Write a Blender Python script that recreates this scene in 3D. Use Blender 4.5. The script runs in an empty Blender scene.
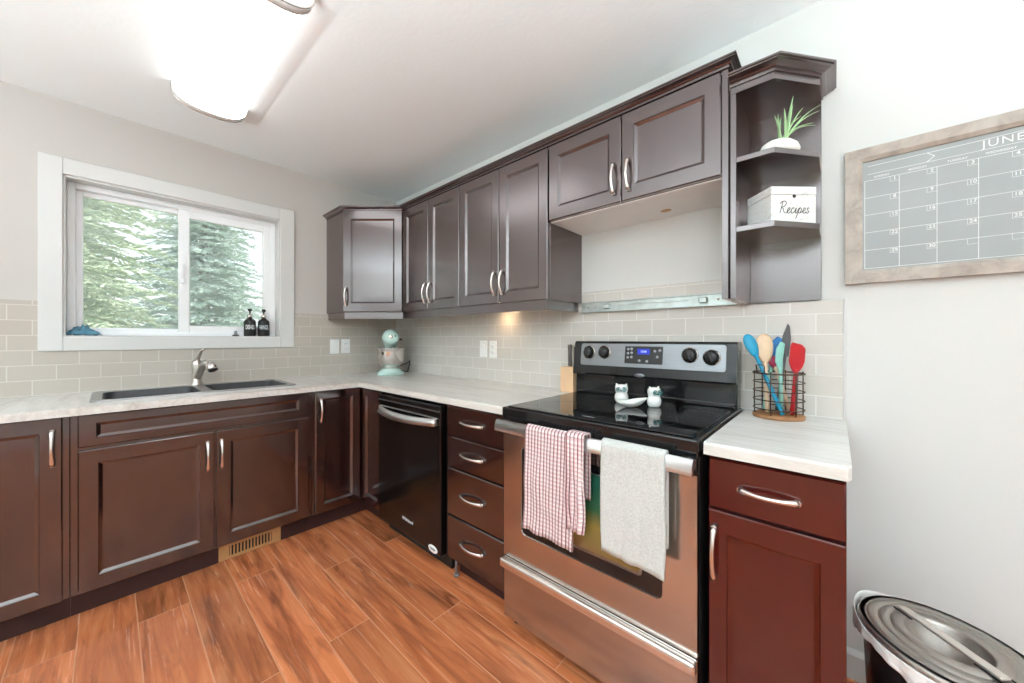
import bpy, bmesh, math, random
from mathutils import Vector, Matrix, noise
import numpy as np

R = random.Random(7)
PI = math.pi
SC = bpy.context.scene
COL = SC.collection

# ------------------------------------------------------------------ camera, world, lights, exposure
cam_d = bpy.data.cameras.new('camera'); cam = bpy.data.objects.new('camera', cam_d); COL.objects.link(cam)
cam.location = (3.027, -1.7663, 1.206)
cam.rotation_euler = (PI/2, 0, 0.7312)
cam_d.sensor_width = 36.0
cam_d.lens = 360.83/1024*36.0
cam_d.shift_y = -3.0/1024
cam_d.clip_start = 0.02
SC.camera = cam

SC.view_settings.view_transform = 'Standard'
SC.view_settings.look = 'None'
SC.view_settings.gamma = 1.0
SC.view_settings.use_curve_mapping = False
SC.view_settings.exposure = -0.24

SKY_STRENGTH = 2.2
SUN_STRENGTH = 8.0
FIXTURE = 4.0
FILL_CEILING = 2.0
UPLIGHT = 118.0

w = bpy.data.worlds.new('world'); SC.world = w; w.use_nodes = True
nt = w.node_tree; nt.nodes.clear()
out = nt.nodes.new('ShaderNodeOutputWorld'); bg = nt.nodes.new('ShaderNodeBackground')
tc = nt.nodes.new('ShaderNodeTexCoord'); sep = nt.nodes.new('ShaderNodeSeparateXYZ'); rmp = nt.nodes.new('ShaderNodeValToRGB')
nt.links.new(tc.outputs['Generated'], sep.inputs[0]); nt.links.new(sep.outputs['Z'], rmp.inputs[0])
rmp.color_ramp.elements[0].position = 0.0; rmp.color_ramp.elements[0].color = (0.86, 0.90, 0.92, 1)
rmp.color_ramp.elements[1].position = 0.8; rmp.color_ramp.elements[1].color = (0.62, 0.78, 0.95, 1)
nt.links.new(rmp.outputs[0], bg.inputs[0]); bg.inputs[1].default_value = SKY_STRENGTH
nt.links.new(bg.outputs[0], out.inputs[0])

sun_d = bpy.data.lights.new('sun', 'SUN'); sun = bpy.data.objects.new('sun', sun_d); COL.objects.link(sun)
sun_d.energy = SUN_STRENGTH; sun_d.angle = 0.02; sun_d.color = (1, .95, .87)
sun.rotation_euler = Vector((-0.55, -0.30, -0.85)).to_track_quat('-Z', 'Y').to_euler()
sun.location = (6, 3, 8)

def portal(name, loc, rot, sx, sy):
    d = bpy.data.lights.new(name, 'AREA'); o = bpy.data.objects.new(name, d); COL.objects.link(o)
    d.shape = 'RECTANGLE'; d.size = sx; d.size_y = sy; d.cycles.is_portal = True
    o.location = loc; o.rotation_euler = rot
portal('window_portal', (-.16, -1.43, 1.64), (0, -PI/2, 0), .86, 1.0)
portal('added_door_portal', (2.9, -4.72, 1.05), (PI/2, 0, 0), 2.3, 2.0)

# ------------------------------------------------------------------ materials
MATS = {}
def nodes(name):
    m = bpy.data.materials.new(name); m.use_nodes = True
    b = m.node_tree.nodes['Principled BSDF']; MATS[name] = m
    return m, m.node_tree, b
def setp(b, **k):
    for a, v in k.items():
        a = a.replace('_', ' ')
        if a == 'Specular': a = 'Specular IOR Level'
        b.inputs[a].default_value = v
def rgb(r, g, b):       # 0-255 sRGB to linear
    f = lambda c: (c/255/12.92) if c/255 <= .04045 else ((c/255+.055)/1.055)**2.4
    return (f(r), f(g), f(b), 1)
def N(t, typ, **k):
    n = t.nodes.new(typ)
    for a, v in k.items(): setattr(n, a, v)
    return n
def mapping(t, scale=(1, 1, 1), loc=(0, 0, 0), coord='Object', rot=(0, 0, 0)):
    c = N(t, 'ShaderNodeTexCoord'); m = N(t, 'ShaderNodeMapping')
    m.inputs['Scale'].default_value = scale; m.inputs['Location'].default_value = loc; m.inputs['Rotation'].default_value = rot
    t.links.new(c.outputs[coord], m.inputs[0]); return m.outputs[0]
def noise_tex(t, vec, scale, detail=4, rough=.5, dist=0):
    n = N(t, 'ShaderNodeTexNoise'); n.inputs['Scale'].default_value = scale; n.inputs['Detail'].default_value = detail
    n.inputs['Roughness'].default_value = rough; n.inputs['Distortion'].default_value = dist
    t.links.new(vec, n.inputs['Vector']); return n.outputs['Fac']
def ramp(t, fac, stops):
    r = N(t, 'ShaderNodeValToRGB'); e = r.color_ramp.elements
    while len(e) < len(stops): e.new(.5)
    for i, (p, c) in enumerate(stops): e[i].position = p; e[i].color = c
    t.links.new(fac, r.inputs[0]); return r.outputs[0]
def bump(t, b, h, strength=.2, dist=.002):
    n = N(t, 'ShaderNodeBump'); n.inputs['Strength'].default_value = strength; n.inputs['Distance'].default_value = dist
    t.links.new(h, n.inputs['Height']); t.links.new(n.outputs[0], b.inputs['Normal'])
def mix(t, fac, a, bb, mode='MIX'):
    n = N(t, 'ShaderNodeMix', data_type='RGBA', blend_type=mode)
    for s, v in ((0, fac), (6, a), (7, bb)):
        if hasattr(v, 'links') or hasattr(v, 'is_linked'): t.links.new(v, n.inputs[s])
        else: n.inputs[s].default_value = v
    return n.outputs[2]
def math_n(t, op, a, b=0.0, c=0.0):
    n = N(t, 'ShaderNodeMath', operation=op)
    for i, v in enumerate((a, b, c)):
        if hasattr(v, 'is_linked'): t.links.new(v, n.inputs[i])
        else: n.inputs[i].default_value = v
    return n.outputs[0]

def plain(name, col, rough=.5, metal=0.0, spec=.5, nscale=0, namt=.06, bumpy=0, **k):
    m, t, b = nodes(name)
    setp(b, Base_Color=col, Roughness=rough, Metallic=metal, Specular=spec)
    for a, v in k.items(): b.inputs[a.replace('_', ' ')].default_value = v
    if nscale:
        f = noise_tex(t, mapping(t), nscale, 5)
        d = tuple(c*(1-namt) for c in col[:3])+(1,); l = tuple(min(1, c*(1+namt)) for c in col[:3])+(1,)
        t.links.new(ramp(t, f, [(.3, d), (.7, l)]), b.inputs['Base Color'])
        if bumpy: bump(t, b, f, bumpy)
    return m

def wood_cab(name, dark, light, rough=.25, spec=.5, coat=1.95):
    m, t, b = nodes(name)
    v = mapping(t, (1, 1, .12))
    f = noise_tex(t, v, 40, 6, .6)
    g = noise_tex(t, mapping(t), 3, 3)
    c = ramp(t, f, [(.3, dark), (.75, light)])
    c = mix(t, .35, c, ramp(t, g, [(.35, dark), (.7, light)]))
    t.links.new(c, b.inputs['Base Color'])
    setp(b, Roughness=rough, Specular=spec)
    b.inputs['Coat Weight'].default_value = 1.0; b.inputs['Coat Roughness'].default_value = .13; b.inputs['Coat IOR'].default_value = coat; b.inputs['Coat Tint'].default_value = (1, .84, .81, 1); b.inputs['Specular Tint'].default_value = (1, .82, .80, 1)
    bump(t, b, f, .05, .0006)
    return m
CAB = wood_cab('espresso_wood', (.010, .0026, .0026, 1), (.018, .0046, .0046, 1))
CABU = wood_cab('espresso_wood_brightened', (.012, .0034, .0034, 1), (.020, .0056, .0056, 1), coat=2.15)  # same finish as the base cabinets, sheen and tone raised to imitate light
CABU.node_tree.nodes['Principled BSDF'].inputs['Coat Tint'].default_value = (1, .80, .80, 1)
CABU.node_tree.nodes['Principled BSDF'].inputs['Coat Roughness'].default_value = .24
CABR = wood_cab('cherry_wood', (.046, .0030, .0024, 1), (.056, .0040, .0032, 1), coat=1.5)
for _s, _c in (('Coat Tint', (1, .74, .70, 1)), ('Specular Tint', (1, .62, .58, 1))): CABR.node_tree.nodes['Principled BSDF'].inputs[_s].default_value = _c
CABI = plain('cabinet_white_underside', rgb(244, 243, 241), .5, nscale=8, namt=.02)
KICK = plain('toe_kick_wood', (.034, .0095, .0085, 1), .5, nscale=9, namt=.3)

def paint(name, col, bstr=.06, scale=120):
    m, t, b = nodes(name); setp(b, Base_Color=col, Roughness=.75, Specular=.25)
    f = noise_tex(t, mapping(t), scale, 3); bump(t, b, f, bstr, .002); return m
WALL = paint('wall_paint', rgb(219, 219, 216))
WALL_SHADE = paint('shaded_wall_paint', rgb(200, 195, 189))  # wall paint darkened here to offset strong lamp light on this wall
CEIL = paint('ceiling_texture', rgb(246, 249, 249), .35, 55)
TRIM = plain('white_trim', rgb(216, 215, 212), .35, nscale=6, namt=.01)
VINYL = plain('white_vinyl', rgb(249, 250, 251), .3, nscale=6, namt=.01)

def floor_mat():
    m, t, b = nodes('laminate_planks')
    c = N(t, 'ShaderNodeTexCoord'); s = N(t, 'ShaderNodeSeparateXYZ'); t.links.new(c.outputs['Object'], s.inputs[0])
    X, Y = s.outputs[0], s.outputs[1]
    W, L = .1667, 1.22
    rr = math_n(t, 'DIVIDE', math_n(t, 'ADD', Y, 1.02), -W)
    row = math_n(t, 'FLOOR', rr); rf = math_n(t, 'FRACT', rr)
    par = math_n(t, 'FLOORED_MODULO', row, 2)
    seam = math_n(t, 'ADD', math_n(t, 'MULTIPLY', par, .52), .31)
    seam = math_n(t, 'ADD', seam, math_n(t, 'MULTIPLY', math_n(t, 'LESS_THAN', row, -.5), .217))
    cc = math_n(t, 'DIVIDE', math_n(t, 'SUBTRACT', X, seam), L)
    col = math_n(t, 'FLOOR', cc); cf = math_n(t, 'FRACT', cc)
    cb = N(t, 'ShaderNodeCombineXYZ'); t.links.new(row, cb.inputs[0]); t.links.new(col, cb.inputs[1])
    wn = N(t, 'ShaderNodeTexWhiteNoise', noise_dimensions='2D'); t.links.new(cb.outputs[0], wn.inputs['Vector'])
    rnd = wn.outputs['Value']
    # grain coordinates: stretched along x, shifted per plank
    gx = math_n(t, 'ADD', math_n(t, 'MULTIPLY', X, 1.0), math_n(t, 'MULTIPLY', rnd, 37.0))
    gv = N(t, 'ShaderNodeCombineXYZ'); t.links.new(gx, gv.inputs[0]); t.links.new(Y, gv.inputs[1])
    t.links.new(math_n(t, 'MULTIPLY', rnd, 11.0), gv.inputs[2])
    mp = N(t, 'ShaderNodeMapping'); mp.inputs['Scale'].default_value = (.8, 10, 1); t.links.new(gv.outputs[0], mp.inputs[0])
    big = noise_tex(t, mp.outputs[0], 1.6, 5, .6, 1.0)
    mp2 = N(t, 'ShaderNodeMapping'); mp2.inputs['Scale'].default_value = (1.6, 45, 1); t.links.new(gv.outputs[0], mp2.inputs[0])
    fine = noise_tex(t, mp2.outputs[0], 1.5, 6, .65, .4)
    mp3 = N(t, 'ShaderNodeMapping'); mp3.inputs['Scale'].default_value = (.9, 6.5, 1); t.links.new(gv.outputs[0], mp3.inputs[0])
    knot = noise_tex(t, mp3.outputs[0], 2.2, 4, .6, .8)
    base = ramp(t, big, [(.26, rgb(116, 62, 36)), (.39, rgb(168, 92, 54)), (.54, rgb(200, 117, 72)), (.78, rgb(222, 148, 102))])
    base = mix(t, .17, base, ramp(t, fine, [(.3, rgb(128, 70, 42)), (.7, rgb(228, 160, 118))]))
    base = mix(t, ramp(t, knot, [(.52, (0, 0, 0, 1)), (.72, (.75, .75, .75, 1))]), base, rgb(88, 46, 28))
    tone = ramp(t, rnd, [(0, (.80, .80, .80, 1)), (1, (1.14, 1.10, 1.08, 1))])
    base = mix(t, 1.0, base, tone, 'MULTIPLY')
    def edge(fr, w):
        a = math_n(t, 'LESS_THAN', fr, w); bb = math_n(t, 'GREATER_THAN', fr, 1-w)
        return math_n(t, 'MAXIMUM', a, bb)
    e = math_n(t, 'MAXIMUM', edge(rf, .012), edge(cf, .0016))
    base = mix(t, e, base, rgb(206, 146, 110))
    t.links.new(base, b.inputs['Base Color'])
    setp(b, Roughness=.30, Specular=.6)
    t.links.new(ramp(t, fine, [(.3, (.17, .17, .17, 1)), (.7, (.30, .30, .30, 1))]), b.inputs['Roughness'])
    h = math_n(t, 'SUBTRACT', math_n(t, 'MULTIPLY', fine, .5), math_n(t, 'MULTIPLY', e, .6))
    bump(t, b, h, .25, .0012)
    return m
FLOOR = floor_mat()

def tile_mat(name, axis, off, col, col2, mortar):
    m, t, b = nodes(name)
    c = N(t, 'ShaderNodeTexCoord'); s = N(t, 'ShaderNodeSeparateXYZ'); t.links.new(c.outputs['Object'], s.inputs[0])
    cb = N(t, 'ShaderNodeCombineXYZ')
    t.links.new(math_n(t, 'SUBTRACT', s.outputs[axis], off), cb.inputs[0])
    t.links.new(math_n(t, 'SUBTRACT', s.outputs[2], .917), cb.inputs[1])
    br = N(t, 'ShaderNodeTexBrick'); br.offset = .5
    t.links.new(cb.outputs[0], br.inputs['Vector'])
    br.inputs['Scale'].default_value = 1; br.inputs['Brick Width'].default_value = .1524; br.inputs['Row Height'].default_value = .0762
    br.inputs['Mortar Size'].default_value = .0022; br.inputs['Mortar Smooth'].default_value = .15; br.inputs['Bias'].default_value = 0
    br.inputs['Color1'].default_value = col; br.inputs['Color2'].default_value = col2; br.inputs['Mortar'].default_value = mortar
    t.links.new(br.outputs['Color'], b.inputs['Base Color'])
    setp(b, Roughness=.16, Specular=.5)
    inv = math_n(t, 'SUBTRACT', 1.0, br.outputs['Fac'])
    wob = noise_tex(t, mapping(t), 14, 2)
    bump(t, b, math_n(t, 'ADD', inv, math_n(t, 'MULTIPLY', wob, .35)), .35, .0015)
    return m
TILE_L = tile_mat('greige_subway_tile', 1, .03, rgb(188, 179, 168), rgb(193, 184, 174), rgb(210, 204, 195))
TILE_F = tile_mat('pale_subway_tile', 0, 2.972-.0762, rgb(206, 200, 192), rgb(212, 207, 200), rgb(230, 227, 221))

def counter_mat(name, sc):
    m, t, b = nodes(name)
    v = mapping(t, sc)
    f = noise_tex(t, v, 2.2, 8, .62, .9)
    g = noise_tex(t, mapping(t, tuple(x*3 for x in sc)), 2.0, 6, .7, .4)
    c = ramp(t, f, [(.30, rgb(190, 184, 176)), (.46, rgb(216, 212, 206)), (.6, rgb(230, 228, 224)), (.75, rgb(204, 199, 192))])
    c = mix(t, .35, c, ramp(t, g, [(.3, rgb(190, 182, 172)), (.7, rgb(238, 236, 232))]))
    t.links.new(c, b.inputs['Base Color']); setp(b, Roughness=.28, Specular=.5)
    return m
COUNT_F = counter_mat('streaked_laminate', (1.2, 9, 9))
COUNT_L = counter_mat('streaked_laminate_along_window', (9, 1.2, 9))

def brushed(name, col, rough, sc=(2, 2, 160), amt=.06):
    m, t, b = nodes(name)
    f = noise_tex(t, mapping(t, sc), 6, 4)
    lo = tuple(c*(1-amt) for c in col[:3])+(1,); hi = tuple(min(1, c*(1+amt)) for c in col[:3])+(1,)
    t.links.new(ramp(t, f, [(.3, lo), (.7, hi)]), b.inputs['Base Color'])
    setp(b, Metallic=1.0, Roughness=rough)
    bump(t, b, f, .03, .0003)
    return m
STEEL = brushed('brushed_stainless', (.50, .455, .42, 1), .18)
HANDST = brushed('handle_stainless', (.72, .72, .72, 1), .36)
STEELV = brushed('panel_stainless', (.27, .285, .30, 1), .36)
LIDST = brushed('bin_lid_steel', (.78, .73, .68, 1), .42, (60, 60, 2))
NICKEL = brushed('satin_nickel', (.78, .73, .69, 1), .26, (3, 3, 3))
FAUC = brushed('brushed_nickel', (.66, .62, .57, 1), .30, (3, 3, 3))
GALV = plain('galvanised_steel', (.52, .57, .55, 1), .42, 1.0, nscale=22, namt=.16)
CHROME = plain('polished_bowl_steel', (.75, .71, .68, 1), .13, 1.0, nscale=8, namt=.03)
SINKM = plain('dark_composite_sink', (.030, .032, .035, 1), .38, nscale=60, namt=.2)
SINKR = plain('sink_rim_grey', (.36, .36, .36, 1), .32, .7, nscale=30, namt=.08)
BLACK = plain('gloss_black_enamel', (.008, .008, .009, 1), .09, nscale=5, namt=.1)
DWBLK = plain('dishwasher_black', (.0035, .003, .003, 1), .16, nscale=4, namt=.15)
GLASSTOP = plain('black_ceramic_glass', (.006, .006, .007, 1), .03, nscale=5, namt=.1)
BLKPL = plain('matt_black_plastic', (.014, .014, .014, 1), .45, nscale=12, namt=.2)
DARKGAP = plain('shadow_gap_black', (.006, .005, .005, 1), .8, nscale=12, namt=.2)
WHPL = plain('white_plastic', rgb(246, 246, 244), .3, nscale=12, namt=.01)
WHTEXT = plain('white_print', rgb(240, 240, 240), .5, nscale=30, namt=.03)
CHALK = plain('chalk_line', rgb(232, 234, 232), .8, nscale=90, namt=.05)
INK = plain('black_ink', (.012, .012, .014, 1), .6, nscale=30, namt=.1)
GREYPR = plain('grey_print', rgb(150, 152, 156), .5, nscale=30, namt=.05)
SLATE = plain('chalkboard_grey', rgb(150, 153, 152), .32, nscale=5, namt=.07)
MINT = plain('mint_enamel', rgb(198, 228, 220), .18, nscale=4, namt=.03)
PORC = plain('white_porcelain', rgb(240, 240, 236), .15, nscale=10, namt=.02)
BEECH = plain('pale_beech', rgb(226, 186, 146), .5, nscale=10, namt=.1)
KHAND = plain('grey_knife_handle', rgb(92, 84, 82), .4, nscale=30, namt=.15)
TEAL = plain('teal_silicone', rgb(24, 142, 178), .45, nscale=20, namt=.05)
SKYB = plain('blue_silicone', rgb(48, 118, 178), .45, nscale=20, namt=.05)
AQUA = plain('aqua_silicone', rgb(150, 205, 192), .45, nscale=20, namt=.05)
RED = plain('red_silicone', rgb(176, 20, 30), .35, nscale=20, namt=.05)
PINKR = plain('raspberry_silicone', rgb(170, 50, 84), .4, nscale=20, namt=.05)
SPOONW = plain('light_spoon_wood', rgb(226, 196, 164), .55, nscale=16, namt=.08)
GREYS = plain('dark_grey_nylon', rgb(88, 88, 90), .4, nscale=20, namt=.08)
BRONZE = plain('bronze_wire', rgb(88, 66, 54), .4, .85, nscale=20, namt=.15)
BASKW = plain('basket_wood_base', rgb(150, 104, 66), .5, nscale=24, namt=.15)
LEAF = plain('pale_green_leaf', rgb(186, 222, 168), .5, nscale=14, namt=.2)
POT = plain('white_plaster_pot', rgb(236, 233, 226), .7, nscale=20, namt=.03, bumpy=.2)
BLUECL = plain('blue_cloth', rgb(84, 128, 148), .9, nscale=26, namt=.22, bumpy=.4)
BAG = plain('white_bin_bag', rgb(238, 236, 234), .35, nscale=10, namt=.02)
BINBODY = plain('black_bin_body', (.012, .012, .012, 1), .25, nscale=5, namt=.1)
BRASS = plain('tan_vent_metal', rgb(196, 150, 100), .4, .3, nscale=30, namt=.08)
SPRING = plain('grey_leveller', rgb(150, 150, 150), .4, .6, nscale=30, namt=.08)
CORD = plain('black_rubber_cord', (.012, .012, .012, 1), .5, nscale=30, namt=.1)
GREENP = plain('teal_print', rgb(30, 110, 110), .5, nscale=30, namt=.05)

def emit_mat(name, col, s):
    m, t, b = nodes(name); setp(b, Base_Color=(.8, .8, .8, 1), Roughness=.5)
    f = noise_tex(t, mapping(t), 2, 2)
    t.links.new(ramp(t, f, [(0, tuple(c*.98 for c in col[:3])+(1,)), (1, col)]), b.inputs['Emission Color'])
    b.inputs['Emission Strength'].default_value = s
    return m
LAMP = emit_mat('lit_diffuser', (.97, .985, 1, 1), FIXTURE)
LAMP2 = emit_mat('added_fill_diffuser', (.97, .985, 1, 1), FILL_CEILING)
LCD = emit_mat('blue_display', (.012, .035, .60, 1), .8)
MATS['blue_display'].node_tree.nodes['Principled BSDF'].inputs['Base Color'].default_value = (.01, .02, .2, 1)

def glass_mat(name, tint=(1, 1, 1, 1), refl=1.0):
    m = bpy.data.materials.new(name); m.use_nodes = True; t = m.node_tree; t.nodes.clear()
    o = N(t, 'ShaderNodeOutputMaterial'); mx = N(t, 'ShaderNodeMixShader'); tr = N(t, 'ShaderNodeBsdfTransparent'); gl = N(t, 'ShaderNodeBsdfGlossy')
    fr = N(t, 'ShaderNodeFresnel'); fr.inputs[0].default_value = 1.45
    gl.inputs['Roughness'].default_value = .01; tr.inputs[0].default_value = tint
    nz = noise_tex(t, mapping(t), 3, 2)
    t.links.new(math_n(t, 'MULTIPLY', fr.outputs[0], math_n(t, 'ADD', math_n(t, 'MULTIPLY', nz, .1), refl)), mx.inputs[0])
    df = N(t, 'ShaderNodeBsdfTranslucent'); df.inputs[0].default_value = (.9, .92, .93, 1); m2 = N(t, 'ShaderNodeMixShader')
    haze_paint = noise_tex(t, mapping(t), 2.6, 4)  # translucent whitish film imitates the bright haze over the view
    t.links.new(ramp(t, haze_paint, [(.35, (.08, .08, .08, 1)), (.65, (.28, .28, .28, 1))]), m2.inputs[0])
    t.links.new(tr.outputs[0], m2.inputs[1]); t.links.new(df.outputs[0], m2.inputs[2])
    t.links.new(m2.outputs[0], mx.inputs[1]); t.links.new(gl.outputs[0], mx.inputs[2]); t.links.new(mx.outputs[0], o.inputs[0])
    return m
PANE = glass_mat('window_glass')

def oven_glass():
    m, t, b = nodes('graded_oven_glass')
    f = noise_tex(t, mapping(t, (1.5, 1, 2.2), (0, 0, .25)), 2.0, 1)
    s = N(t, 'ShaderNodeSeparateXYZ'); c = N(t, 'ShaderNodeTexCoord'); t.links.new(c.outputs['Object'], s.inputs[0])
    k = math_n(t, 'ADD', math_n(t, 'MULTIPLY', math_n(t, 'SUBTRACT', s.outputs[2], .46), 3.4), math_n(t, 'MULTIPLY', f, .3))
    t.links.new(ramp(t, k, [(.1, rgb(120, 92, 62)), (.45, rgb(150, 134, 70)), (.68, rgb(62, 112, 78)), (1, rgb(40, 96, 78))]), b.inputs['Base Color'])  # base colour grades from brown at the bottom to green at the top
    setp(b, Roughness=.06, Specular=.5); return m
OVENGL = oven_glass()

def towel_check():
    m, t, b = nodes('checked_cotton')
    c = N(t, 'ShaderNodeUVMap'); s = N(t, 'ShaderNodeSeparateXYZ'); t.links.new(c.outputs[0], s.inputs[0])
    def lines(v, per, lo, hi, off=0):
        f = math_n(t, 'FRACT', math_n(t, 'ADD', math_n(t, 'DIVIDE', v, per), off))
        return math_n(t, 'MULTIPLY', math_n(t, 'GREATER_THAN', f, lo), math_n(t, 'LESS_THAN', f, hi))
    base = rgb(236, 228, 226)
    col = mix(t, math_n(t, 'MULTIPLY', lines(s.outputs[0], .0145, .0, .55), .55), base, rgb(206, 150, 156))
    col = mix(t, math_n(t, 'MULTIPLY', lines(s.outputs[1], .0145, .2, .62), .35), col, rgb(196, 128, 138))
    col = mix(t, math_n(t, 'MULTIPLY', lines(s.outputs[0], .0145, .08, .28), .95), col, rgb(78, 46, 52))
    col = mix(t, math_n(t, 'MULTIPLY', lines(s.outputs[1], .0145, .08, .22), .55), col, rgb(140, 84, 92))
    t.links.new(col, b.inputs['Base Color']); setp(b, Roughness=.9, Specular=.1)
    bump(t, b, noise_tex(t, mapping(t), 260, 2), .4, .001)
    return m
CHECK = towel_check()
def terry():
    m, t, b = nodes('terry_cotton'); 
    f = noise_tex(t, mapping(t), 210, 3)
    t.links.new(ramp(t, f, [(.3, rgb(186, 186, 182)), (.7, rgb(208, 208, 204))]), b.inputs['Base Color'])
    setp(b, Roughness=.95, Specular=.1); bump(t, b, f, .45, .002); return m
TERRY = terry()

def frame_wood():
    m, t, b = nodes('weathered_frame_wood')
    f = noise_tex(t, mapping(t, (1.0, 1, 1.0)), 18, 7, .65, .8)
    g = noise_tex(t, mapping(t, (3, 3, 3)), 4, 3)
    c = ramp(t, f, [(.28, rgb(126, 114, 104)), (.48, rgb(170, 158, 147)), (.7, rgb(198, 189, 179))])
    c = mix(t, .3, c, ramp(t, g, [(.3, rgb(146, 130, 117)), (.7, rgb(200, 191, 182))]))
    t.links.new(c, b.inputs['Base Color']); setp(b, Roughness=.6); return m
FRAMEW = frame_wood()
def whitewash():
    m, t, b = nodes('whitewashed_box_wood')
    f = noise_tex(t, mapping(t, (6, 6, 22)), 4, 6, .7, 1.2)
    t.links.new(ramp(t, f, [(.26, rgb(176, 176, 172)), (.42, rgb(232, 232, 228)), (.7, rgb(246, 246, 243))]), b.inputs['Base Color'])
    setp(b, Roughness=.6); return m
WASH = whitewash()

def foliage_mat(name, a, bb, c3):
    m, t, b = nodes(name)
    f = noise_tex(t, mapping(t), 1.7, 6, .7)
    g = noise_tex(t, mapping(t), 40, 2)
    c = mix(t, .5, ramp(t, f, [(.25, a), (.5, bb), (.75, c3)]), ramp(t, g, [(.3, a), (.7, c3)]))
    t.links.new(c, b.inputs['Base Color']); setp(b, Roughness=.6, Specular=.3)
    return m
SPRUCE = foliage_mat('spruce_needles', rgb(132, 148, 126), rgb(184, 198, 170), rgb(226, 234, 212))
SPRUCEB = foliage_mat('blue_spruce_needles', rgb(132, 150, 146), rgb(184, 202, 198), rgb(224, 234, 230))
BARK = plain('spruce_bark', rgb(120, 104, 92), .9, nscale=16, namt=.3)
GRASS = foliage_mat('lawn_grass', rgb(106, 134, 72), rgb(140, 168, 92), rgb(172, 194, 118))
ROOF = plain('house_outside_siding', rgb(214, 208, 198), .7, nscale=3, namt=.04)

# ------------------------------------------------------------------ mesh helpers
ORG = {}
def bm_new(): return bmesh.new()
def add_geo(bm, verts, faces, smooth=False):
    vs = [bm.verts.new(v) for v in verts]; fs = []
    for f in faces:
        try:
            fc = bm.faces.new([vs[i] for i in f]); fc.smooth = smooth; fs.append(fc)
        except ValueError: pass
    return vs, fs
def box(bm, a, b, bev=0.0, seg=1):
    x0, y0, z0 = [min(a[i], b[i]) for i in range(3)]; x1, y1, z1 = [max(a[i], b[i]) for i in range(3)]
    vs, fs = add_geo(bm, [(x0, y0, z0), (x1, y0, z0), (x1, y1, z0), (x0, y1, z0), (x0, y0, z1), (x1, y0, z1), (x1, y1, z1), (x0, y1, z1)],
        [(0, 3, 2, 1), (4, 5, 6, 7), (0, 1, 5, 4), (1, 2, 6, 5), (2, 3, 7, 6), (3, 0, 4, 7)])
    if bev > 0:
        es = list({e for f in fs for e in f.edges})
        bmesh.ops.bevel(bm, geom=es, offset=bev, segments=seg, affect='EDGES', profile=.5)
def xbox(bm, M, a, b, bev=0.0):
    t = bmesh.new(); box(t, a, b, bev); merge(bm, t, M)
def merge(bm, t, M=None):
    t.verts.index_update()
    vs = [bm.verts.new((M @ v.co) if M is not None else v.co) for v in t.verts]
    for f in t.faces:
        try:
            n = bm.faces.new([vs[v.index] for v in f.verts]); n.smooth = f.smooth
        except ValueError: pass
    t.free()
def prism(bm, poly, z0, z1, bev=0.0, seg=1):
    n = len(poly)
    t = bmesh.new()
    vs = [(x, y, z0) for x, y in poly]+[(x, y, z1) for x, y in poly]
    fs = [tuple(range(n))[::-1], tuple(range(n, 2*n))]+[(i, (i+1) % n, n+(i+1) % n, n+i) for i in range(n)]
    add_geo(t, vs, fs)
    bmesh.ops.recalc_face_normals(t, faces=t.faces)
    if bev: bmesh.ops.bevel(t, geom=list(t.edges), offset=bev, segments=seg, affect='EDGES', profile=.5)
    merge(bm, t)
def lathe(bm, prof, seg=32, M=None, smooth=True, sx=1, sy=1):
    t = bmesh.new(); rings = []
    for r, z in prof:
        if r < 1e-6: rings.append([t.verts.new((0, 0, z))])
        else: rings.append([t.verts.new((r*sx*math.cos(2*PI*i/seg), r*sy*math.sin(2*PI*i/seg), z)) for i in range(seg)])
    for a, b in zip(rings, rings[1:]):
        for i in range(seg):
            j = (i+1) % seg
            if len(a) == 1 and len(b) == 1: continue
            if len(a) == 1: f = t.faces.new((a[0], b[j], b[i]))
            elif len(b) == 1: f = t.faces.new((a[i], a[j], b[0]))
            else: f = t.faces.new((a[i], a[j], b[j], b[i]))
            f.smooth = smooth
    bmesh.ops.recalc_face_normals(t, faces=t.faces)
    merge(bm, t, M)
def tube(bm, pts, rad, seg=8, caps=True, sy=1.0, closed=False, smooth=True):
    pts = [Vector(p) for p in pts]; n = len(pts)
    rads = rad if isinstance(rad, (list, tuple)) else [rad]*n
    t = bmesh.new(); rings = []
    up = None
    for i, p in enumerate(pts):
        if closed: d = pts[(i+1) % n]-pts[i-1]
        else: d = pts[min(i+1, n-1)]-pts[max(i-1, 0)]
        d.normalize()
        if up is None:
            up = Vector((0, 0, 1)) if abs(d.z) < .9 else Vector((1, 0, 0))
        a = d.cross(up)
        if a.length < 1e-5: a = d.cross(Vector((0, 1, 0)))
        a.normalize(); b = a.cross(d); b.normalize(); up = b
        rings.append([t.verts.new(p+a*math.cos(2*PI*k/seg)*rads[i]+b*math.sin(2*PI*k/seg)*rads[i]*sy) for k in range(seg)])
    rr = list(zip(rings, rings[1:]))
    if closed: rr.append((rings[-1], rings[0]))
    for a, b in rr:
        for k in range(seg):
            f = t.faces.new((a[k], a[(k+1) % seg], b[(k+1) % seg], b[k])); f.smooth = smooth
    if caps and not closed:
        t.faces.new(rings[0][::-1]); t.faces.new(rings[-1])
    bmesh.ops.recalc_face_normals(t, faces=t.faces)
    merge(bm, t)
def sheet(bm, fn, nu, nv, uvs=None, smooth=True):
    vs = [[bm.verts.new(fn(i/nu, j/nv)) for j in range(nv+1)] for i in range(nu+1)]
    for i in range(nu):
        for j in range(nv):
            f = bm.faces.new((vs[i][j], vs[i+1][j], vs[i+1][j+1], vs[i][j+1])); f.smooth = smooth
    return vs
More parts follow.
